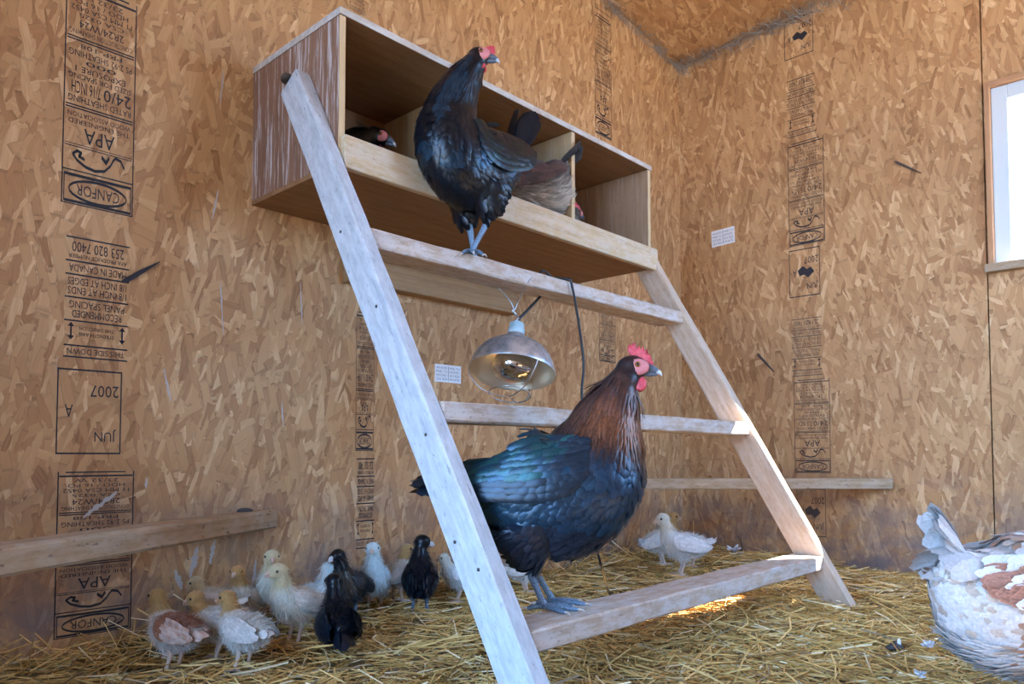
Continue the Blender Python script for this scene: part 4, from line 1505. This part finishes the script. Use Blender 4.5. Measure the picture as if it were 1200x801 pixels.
for k in range(8):
    f_ = k / 7 - 0.5
    V_, F_, C_ = feather_arrays([np.array([-.125, f_ * .06, .245])], [np.array([-0.75, f_ * 0.9, 0.25 - 0.5 * abs(f_)])], [np.array([0.2, f_ * 1.8, 0.7])], 0.085, 0.034, -0.05, 'round', np.array([.60, .56, .56]) * random.uniform(.85, 1.1), 0.92, 0.2)
    link('tail_covert', np_mesh('tail_covert', V_, F_, C_), M['soft_feather'], B.root)
B.eyes()
B.beak(M['beak_pink'])
B.comb(COMB_BIG)
B.face(False, 1.0)


# ---- chicks on the straw
DOWN = {
    'buff': dict(body=(.74, .68, .62), head=(.52, .30, .115), wing=(.63, .57, .53), back=(.66, .58, .51), leg='leg_pink', beak='beak_pink'),
    'rust': dict(body=(.66, .56, .50), head=(.50, .30, .12), wing=(.58, .40, .33), back=(.30, .11, .055), leg='leg_pink', beak='beak_pink'),
    'cream': dict(body=(.78, .74, .64), head=(.72, .60, .38), wing=(.66, .60, .54), back=(.68, .60, .48), leg='leg_pink', beak='beak_pink'),
    'white': dict(body=(.74, .73, .70), head=(.72, .68, .58), wing=(.70, .70, .72), back=(.70, .70, .70), leg='leg_pink', beak='beak_pink'),
    'skylit_white': dict(body=(.64, .76, .80), head=(.68, .77, .78), wing=(.58, .71, .77), back=(.62, .73, .78), leg='leg_pink', beak='beak_pink'),  # white down with the blue of the skylight put into its colours
    'black': dict(body=(.012, .016, .026), head=(.010, .013, .020), wing=(.012, .020, .036), back=(.010, .015, .026), leg='leg_blue', beak='beak_tip'),
    'brownbreast': dict(body=(.090, .066, .050), head=(.014, .014, .018), wing=(.014, .018, .026), back=(.014, .016, .022), leg='leg_blue', beak='beak_tip'),
}


def chick(name, px, py, H, head_deg, look_deg, kind, label, crouch=0.0, neck=0.0, look_z=-0.1, tail_up=0.3, tail_len=0.22, upright=0.0):
    c = DOWN[kind]
    z0 = float(bed_z(*on_z(px, py, 0).xy))
    loc = on_z(px, py, max(z0, 0.0) + 0.004)
    dz = -0.17 * crouch

    def sc(r):
        return tuple(v * H for v in r)
    u = upright
    sp_ = [(-.38 + .1 * u, 0, .50 - .14 * u + dz, .05, .05), (-.28 + .1 * u, 0, .49 - .12 * u + dz, .125, .12), (-.12 + .07 * u, 0, .465 - .05 * u + dz, .185, .18), (.04, 0, .475 + dz, .20, .20), (.15 - .05 * u, 0, .56 + .03 * u + dz, .155, .165),
           (.205 - .08 * u, 0, .66 + .04 * u + dz - neck * .5, .108, .112), (.225 - .09 * u, 0, .75 + .04 * u + dz - neck, .088, .088)]
    a_ = math.radians(look_deg - head_deg)
    lk = (math.cos(a_), math.sin(a_), look_z)
    hd_ = (.245 - .09 * u + .03 * math.cos(a_), .03 * math.sin(a_), .855 + .04 * u + dz - neck)
    k = H * 4.05
    th_ = [[(.0, s_ * .10, .37 + dz * .8, .09, .11), (.0, s_ * .09, .29 + dz * .8, .055, .065), (.0, s_ * .085, .235 + dz * .8, .028, .028)] for s_ in (-1, 1)]
    B = Bird(name, loc, img_dir(head_deg), [sc(r) for r in sp_], tuple(v * H for v in hd_), lk, k, 0.0032, [[sc(r) for r in t] for t in th_], (0.027, 0.0225, 0.024))
    tag(B.root, label, 'chick', 'chicks on the straw')
    cb, ch, cw, cbk = (np.array(c[x]) for x in ('body', 'head', 'wing', 'back'))
    dark = kind in ('black', 'brownbreast')

    def colf(s, p, n):
        out = np.tile(cb, (len(p), 1))
        bk = (np.clip(n[:, 2] * 1.6 - 0.2, 0, 1) * (s < 0.75))[:, None]
        if dark:
            bk = np.maximum(bk, ((s < 0.5) | (p[:, 2] < 0.3 * H)).astype(float)[:, None])
        out = out * (1 - bk) + cbk * bk
        hm = np.clip((s - 0.80) / 0.08, 0, 1)[:, None]
        return out * (1 - hm) + ch * hm
    mat = M['gloss_feather'] if dark else M['down']
    B.paint(colf, mat)
    B.strands(colf, mat, 5200, 0.085 * H, 0.0010)
    for s_ in (-1, 1):
        def wc(uu, v):
            if kind == 'rust':
                return cbk if (uu < 0.30) else (cw if random.random() < .75 else np.array([.5, .26, .17]))
            return cw
        B.wing(s_, [(.13 * H, (.55 + dz) * H, .05 * H), (.05 * H, (.535 + dz) * H, .10 * H), (-.08 * H, (.515 + dz - .03 * u) * H, .105 * H), (-.20 * H, (.50 + dz - .08 * u) * H, .07 * H), (-.31 * H, (.50 + dz - .1 * u) * H, .035 * H)], wc, M['gloss_feather'] if dark else M['soft_feather'],
               (.08 * H, .22 * H), (.045 * H, .05 * H), 8, 15, 0.04 * H, var=0.15)
        if crouch < 0.9:
            B.leg((0, s_ * .085 * H, .27 * H + dz * H * .6), (-.035 * H, s_ * .085 * H, .21 * H + dz * H * .5), (.02 * H, s_ * .09 * H, -0.002), .026 * H, M[c['leg']], .17 * H)
    B.tail((-.33 * H + .1 * u * H, 0, (.50 + dz - .12 * u) * H), (-1, 0, tail_up), 6, tail_len * H, .10 * H, cw * 0.95, M['gloss_feather'] if dark else M['soft_feather'], 0.25, 0.1, 'round')
    B.eyes(0.010, 0.0208, 0.004, 0.0042, False)
    B.beak(M[c['beak']], None, 0.022, 0.018, 0.0075)
    return B


chick('buff_chick', 203, 786, 0.165, 158, 150, 'rust', 'buff-headed chick with rusty brown shoulders facing the wall', look_z=-0.15, tail_up=-0.25)
chick('buff_chick', 254, 771, 0.158, 205, 196, 'buff', 'buff-headed pale chick squeezed between two others under the stained perch', neck=0.06, look_z=-0.35)
chick('buff_chick', 284, 784, 0.165, 150, 172, 'buff', 'fluffy white chick with an orange-brown head seen from behind', neck=0.04, tail_up=-0.1)
chick('cream_chick', 250, 741, 0.150, 176, 182, 'cream', 'cream chick leaning low beside the wall behind the buff chicks', crouch=0.25, neck=0.10, look_z=-0.4)
chick('buff_chick', 284, 742, 0.160, 272, 262, 'buff', 'pale chick with a tan crown facing into the room', upright=0.6)
chick('cream_chick', 318, 728, 0.172, 285, 292, 'cream', 'pale yellow chick standing nearest the wall beside the perch end', upright=0.5)
chick('cream_chick', 345, 753, 0.185, 232, 222, 'cream', 'cream white chick with thin legs standing beside the sitting black chick', upright=0.35)
chick('white_chick', 368, 738, 0.165, 60, 50, 'skylit_white', 'white chick half hidden behind the two black chicks', tail_up=0.1)
chick('black_chick', 395, 764, 0.200, 112, 118, 'black', 'black chick sitting on the straw with its back turned', crouch=0.95, tail_up=-0.35, tail_len=0.34, upright=0.25)
chick('black_chick', 408, 727, 0.190, 248, 236, 'brownbreast', 'black chick with a brown streaked breast behind the sitting one', upright=0.4)
chick('white_chick', 439, 716, 0.188, 270, 271, 'skylit_white', 'slim white chick standing bolt upright facing the room', upright=1.1)
chick('buff_chick', 466, 704, 0.160, 62, 20, 'buff', 'buff chick standing behind the slim white one', upright=0.2)
chick('black_chick', 492, 718, 0.205, 97, 8, 'black', 'black chick standing with its back turned and head to one side', upright=1.0, tail_up=-0.6)
chick('white_chick', 537, 704, 0.150, 190, 186, 'white', 'white chick partly hidden behind the left ladder rail', neck=0.05)
chick('buff_chick', 616, 694, 0.150, 20, 10, 'buff', 'buff chick whose legs show beneath the copper-necked hen')
chick('white_chick', 798, 674, 0.222, 176, 182, 'white', 'tall white chick standing alone behind the bottom rung', neck=-0.02, look_z=-0.2, tail_up=0.5)
chick('buff_chick', 776, 661, 0.205, 8, 4, 'buff', 'buff chick peeking out from behind the tall white chick', upright=0.6)
chick('white_chick', 812, 663, 0.160, 172, 178, 'white', 'pale chick mostly hidden behind the tall white one, tail raised', neck=0.2, tail_up=0.9, tail_len=0.3)

# ------------------------------------------------------------------ straw
def straw_arrays(n, xr, yr, Lr, rad, zr, steep, bend=0.10):
    x, y = rng.uniform(*xr, n), rng.uniform(*yr, n)
    a = rng.uniform(0, 2 * math.pi, n)
    L = rng.uniform(*Lr, n)
    el = rng.normal(0, steep, n)
    d = np.stack([np.cos(a) * np.cos(el), np.sin(a) * np.cos(el), np.sin(el)], 1)
    z = bed_z(x, y) + rng.uniform(*zr, n) + np.abs(d[:, 2]) * L * 0.42
    c = np.stack([x, y, z], 1)
    sd = unit(np.cross(d, np.array([0, 0, 1.0])))
    up = np.cross(sd, d)
    bd = rng.normal(0, bend, n)[:, None] * L[:, None]
    tw = rng.uniform(0, 6.28, n)
    r = (rad * rng.uniform(0.6, 1.35, n))[:, None]
    V_ = []
    for t, w in ((-0.5, 1.0), (0.0, 1.0), (0.5, 0.85)):
        ctr = c + d * (L[:, None] * t) + (sd * np.cos(tw)[:, None] + up * np.abs(np.sin(tw))[:, None] * 0.3) * bd * (0.5 - 2 * t * t) * 2
        for k in range(3):
            q_ = tw + k * 2.0944
            V_.append(ctr + (sd * np.cos(q_)[:, None] + up * np.sin(q_)[:, None]) * r * w)
    V_ = np.stack(V_, 1)
    V_[:, :, 0] = np.minimum(V_[:, :, 0], -0.001)
    V_[:, :, 1] = np.minimum(V_[:, :, 1], -0.001)
    m = V_.shape[1]
    base = []
    for i in (0, 3):
        for k in range(3):
            k2 = (k + 1) % 3
            base.append((i + k, i + k2, i + 3 + k2, i + 3 + k))
    base += [(2, 1, 0), (6, 7, 8)]
    F_ = (np.arange(n)[:, None, None] * m)
    faces = []
    for b_ in base:
        faces += (np.array(b_)[None] + np.arange(n)[:, None] * m).tolist()
    t = rng.random(n)[:, None]
    col = np.array([.50, .28, .07]) * (1 - t) + np.array([.90, .60, .23]) * t
    pale = rng.random(n)[:, None] < 0.10
    col = np.where(pale, np.array([.95, .78, .50]), col)
    drk = rng.random(n)[:, None] < 0.16
    col = np.where(drk, col * np.array([.42, .38, .38]), col)
    return V_.reshape(-1, 3), faces, np.repeat(col, m, 0)


sets = [straw_arrays(17000, (-2.95, -0.01), (-1.75, -0.01), (0.04, 0.15), 0.0013, (0.000, 0.012), 0.10),
        straw_arrays(8000, (-2.6, -0.8), (-1.75, -0.55), (0.03, 0.13), 0.0014, (0.004, 0.018), 0.14),
        straw_arrays(900, (-2.7, -0.2), (-1.6, -0.05), (0.05, 0.16), 0.0019, (0.008, 0.024), 0.16),
        straw_arrays(700, (-2.9, -0.02), (-0.10, -0.01), (0.05, 0.14), 0.0013, (0.0, 0.03), 0.35)]
V_, F_, C_ = join_arrays(sets)
st = link('straw_bedding', np_mesh('straw_bedding', V_, F_, C_, False), M['straw'])
tag(st, 'loose golden straw bedding strewn over the coop floor', 'straw')
st['kind'] = 'stuff'
# a few stalks on the stained perch, and standing against the corner wall
for i, (x, y) in enumerate(((869, 652), (876, 650), (884, 651))):
    p0 = on_z(x, y, 0.0)
    tube('straw_stalk', [p0, p0 + Vector((0.004 * i, 0, 0.05)), p0 + Vector((-0.006 + 0.006 * i, 0.01, 0.085 - 0.012 * i))], [0.0018, 0.0016, 0.0008], M['straw'], None, 5)
    o = bpy.context.scene.objects[-1] if False else COL.objects[-1]
    tag(o, 'single straw stalk standing up by the wall behind the bottom rung', 'straw stalk', 'stalks standing by the wall')

# loose feathers, droppings, cobweb
def loose_feather(x, y, size, label):
    p0 = on_z(x, y, 0.022)
    root = empty('loose_feather', p0)
    V_, F_, C_ = [], [], []
    n = 26
    ang = rng.uniform(0, 2 * math.pi, n)
    d = np.stack([np.cos(ang), np.sin(ang), rng.uniform(0.1, 0.9, n)], 1)
    V_, F_, C_ = feather_arrays(rng.normal(0, size * .12, (n, 3)) + np.array([0, 0, size * .15]), d, np.cross(d, rng.normal(0, 1, (n, 3))), size * rng.uniform(.5, 1.0, n), size * .28, 0.1, 'round', np.array([.70, .69, .72]))
    o = link('vane', np_mesh('vane', V_, F_, C_), M['soft_feather'], root)
    o['kind'] = 'stuff'
    tube('quill', [(-size * .5, 0, 0), (0, 0, size * .2), (size * .5, size * .1, size * .15)], 0.0008, M['claw'], root, 5)
    tag(root, label, 'feather', 'loose feathers on the floor')


loose_feather(861, 647, 0.036, 'white tuft of feather lying by the wall behind the bottom rung')
loose_feather(1088, 757, 0.018, 'small white feather on the straw beside the pale hen')
loose_feather(1078, 792, 0.014, 'tiny white feather below the pale hen, far from the wall')
dp = on_z(1050, 757, 0.020)
root = empty('dropping', dp)
for dx, dy, r in ((0, 0, .017), (.022, .006, .013), (-.018, .006, .011)):
    e = ellipsoid_bm((r, r * .8, r * .5), 2)
    for v in e.verts:
        v.co *= random.uniform(0.85, 1.15)
    o = from_bm('lump', e, M['dung'], root, True)
    o.location = (dx, dy, 0)
o = from_bm('white_cap', ellipsoid_bm((.004, .004, .010), 2), M['paper'], root, True)
o.location = (0, -.006, .008)
tag(root, 'dark dried dropping with a white tip on the straw', 'dropping')
lump = from_bm('dung_lump', ellipsoid_bm((.020, .012, .007), 2), M['dung'])
lump.location = a + Vector((-0.05, -0.006, 0.028)) if False else on_y(287, 598, -0.05)
tag(lump, 'small dark clump of dirt at the wall end of the stained perch', 'dirt clump')

# cobwebs in the ceiling corners: many fine grey threads
P0, P1 = [], []
for i in range(620):
    if i < 440:
        y = -random.random() ** 1.1 * 0.95
        p0 = (-0.001, y, ceil_z(0, y) - abs(random.gauss(0, .028)))
        y2 = y + random.gauss(0, .05)
        p1 = (-abs(random.gauss(0, .035)), min(y2, -.001), 0)
    else:
        x = -random.random() ** 1.3 * 0.6
        p0 = (x, -0.001, ceil_z(x, 0) - abs(random.gauss(0, .022)))
        p1 = (min(x + random.gauss(0, .05), -.001), -abs(random.gauss(0, .02)), 0)
    p1 = (p1[0], p1[1], ceil_z(p1[0], p1[1]) - 0.001 - (abs(random.gauss(0, .02)) if i % 3 else 0))
    P0.append(p0)
    P1.append(p1)
P0, P1 = np.array(P0), np.array(P1)
dd = unit(P1 - P0 + 1e-6)
sd = unit(np.cross(dd, rng.normal(0, 1, P0.shape))) * rng.uniform(.0005, .0016, (len(P0), 1))
mid = (P0 + P1) / 2 + np.array([0, 0, -.004])
V_ = np.stack([P0 - sd, P0 + sd, mid + sd, mid - sd, P1 + sd, P1 - sd], 1).reshape(-1, 3)
F_ = []
for i in range(len(P0)):
    k = 6 * i
    F_ += [(k, k + 1, k + 2, k + 3), (k + 3, k + 2, k + 4, k + 5)]
cw = link('cobweb', np_mesh('cobweb', V_, F_, None, False), M['web'])
cw['kind'] = 'stuff'
tag(cw, 'dusty grey cobweb lining the joint of wall and ceiling', 'cobweb')
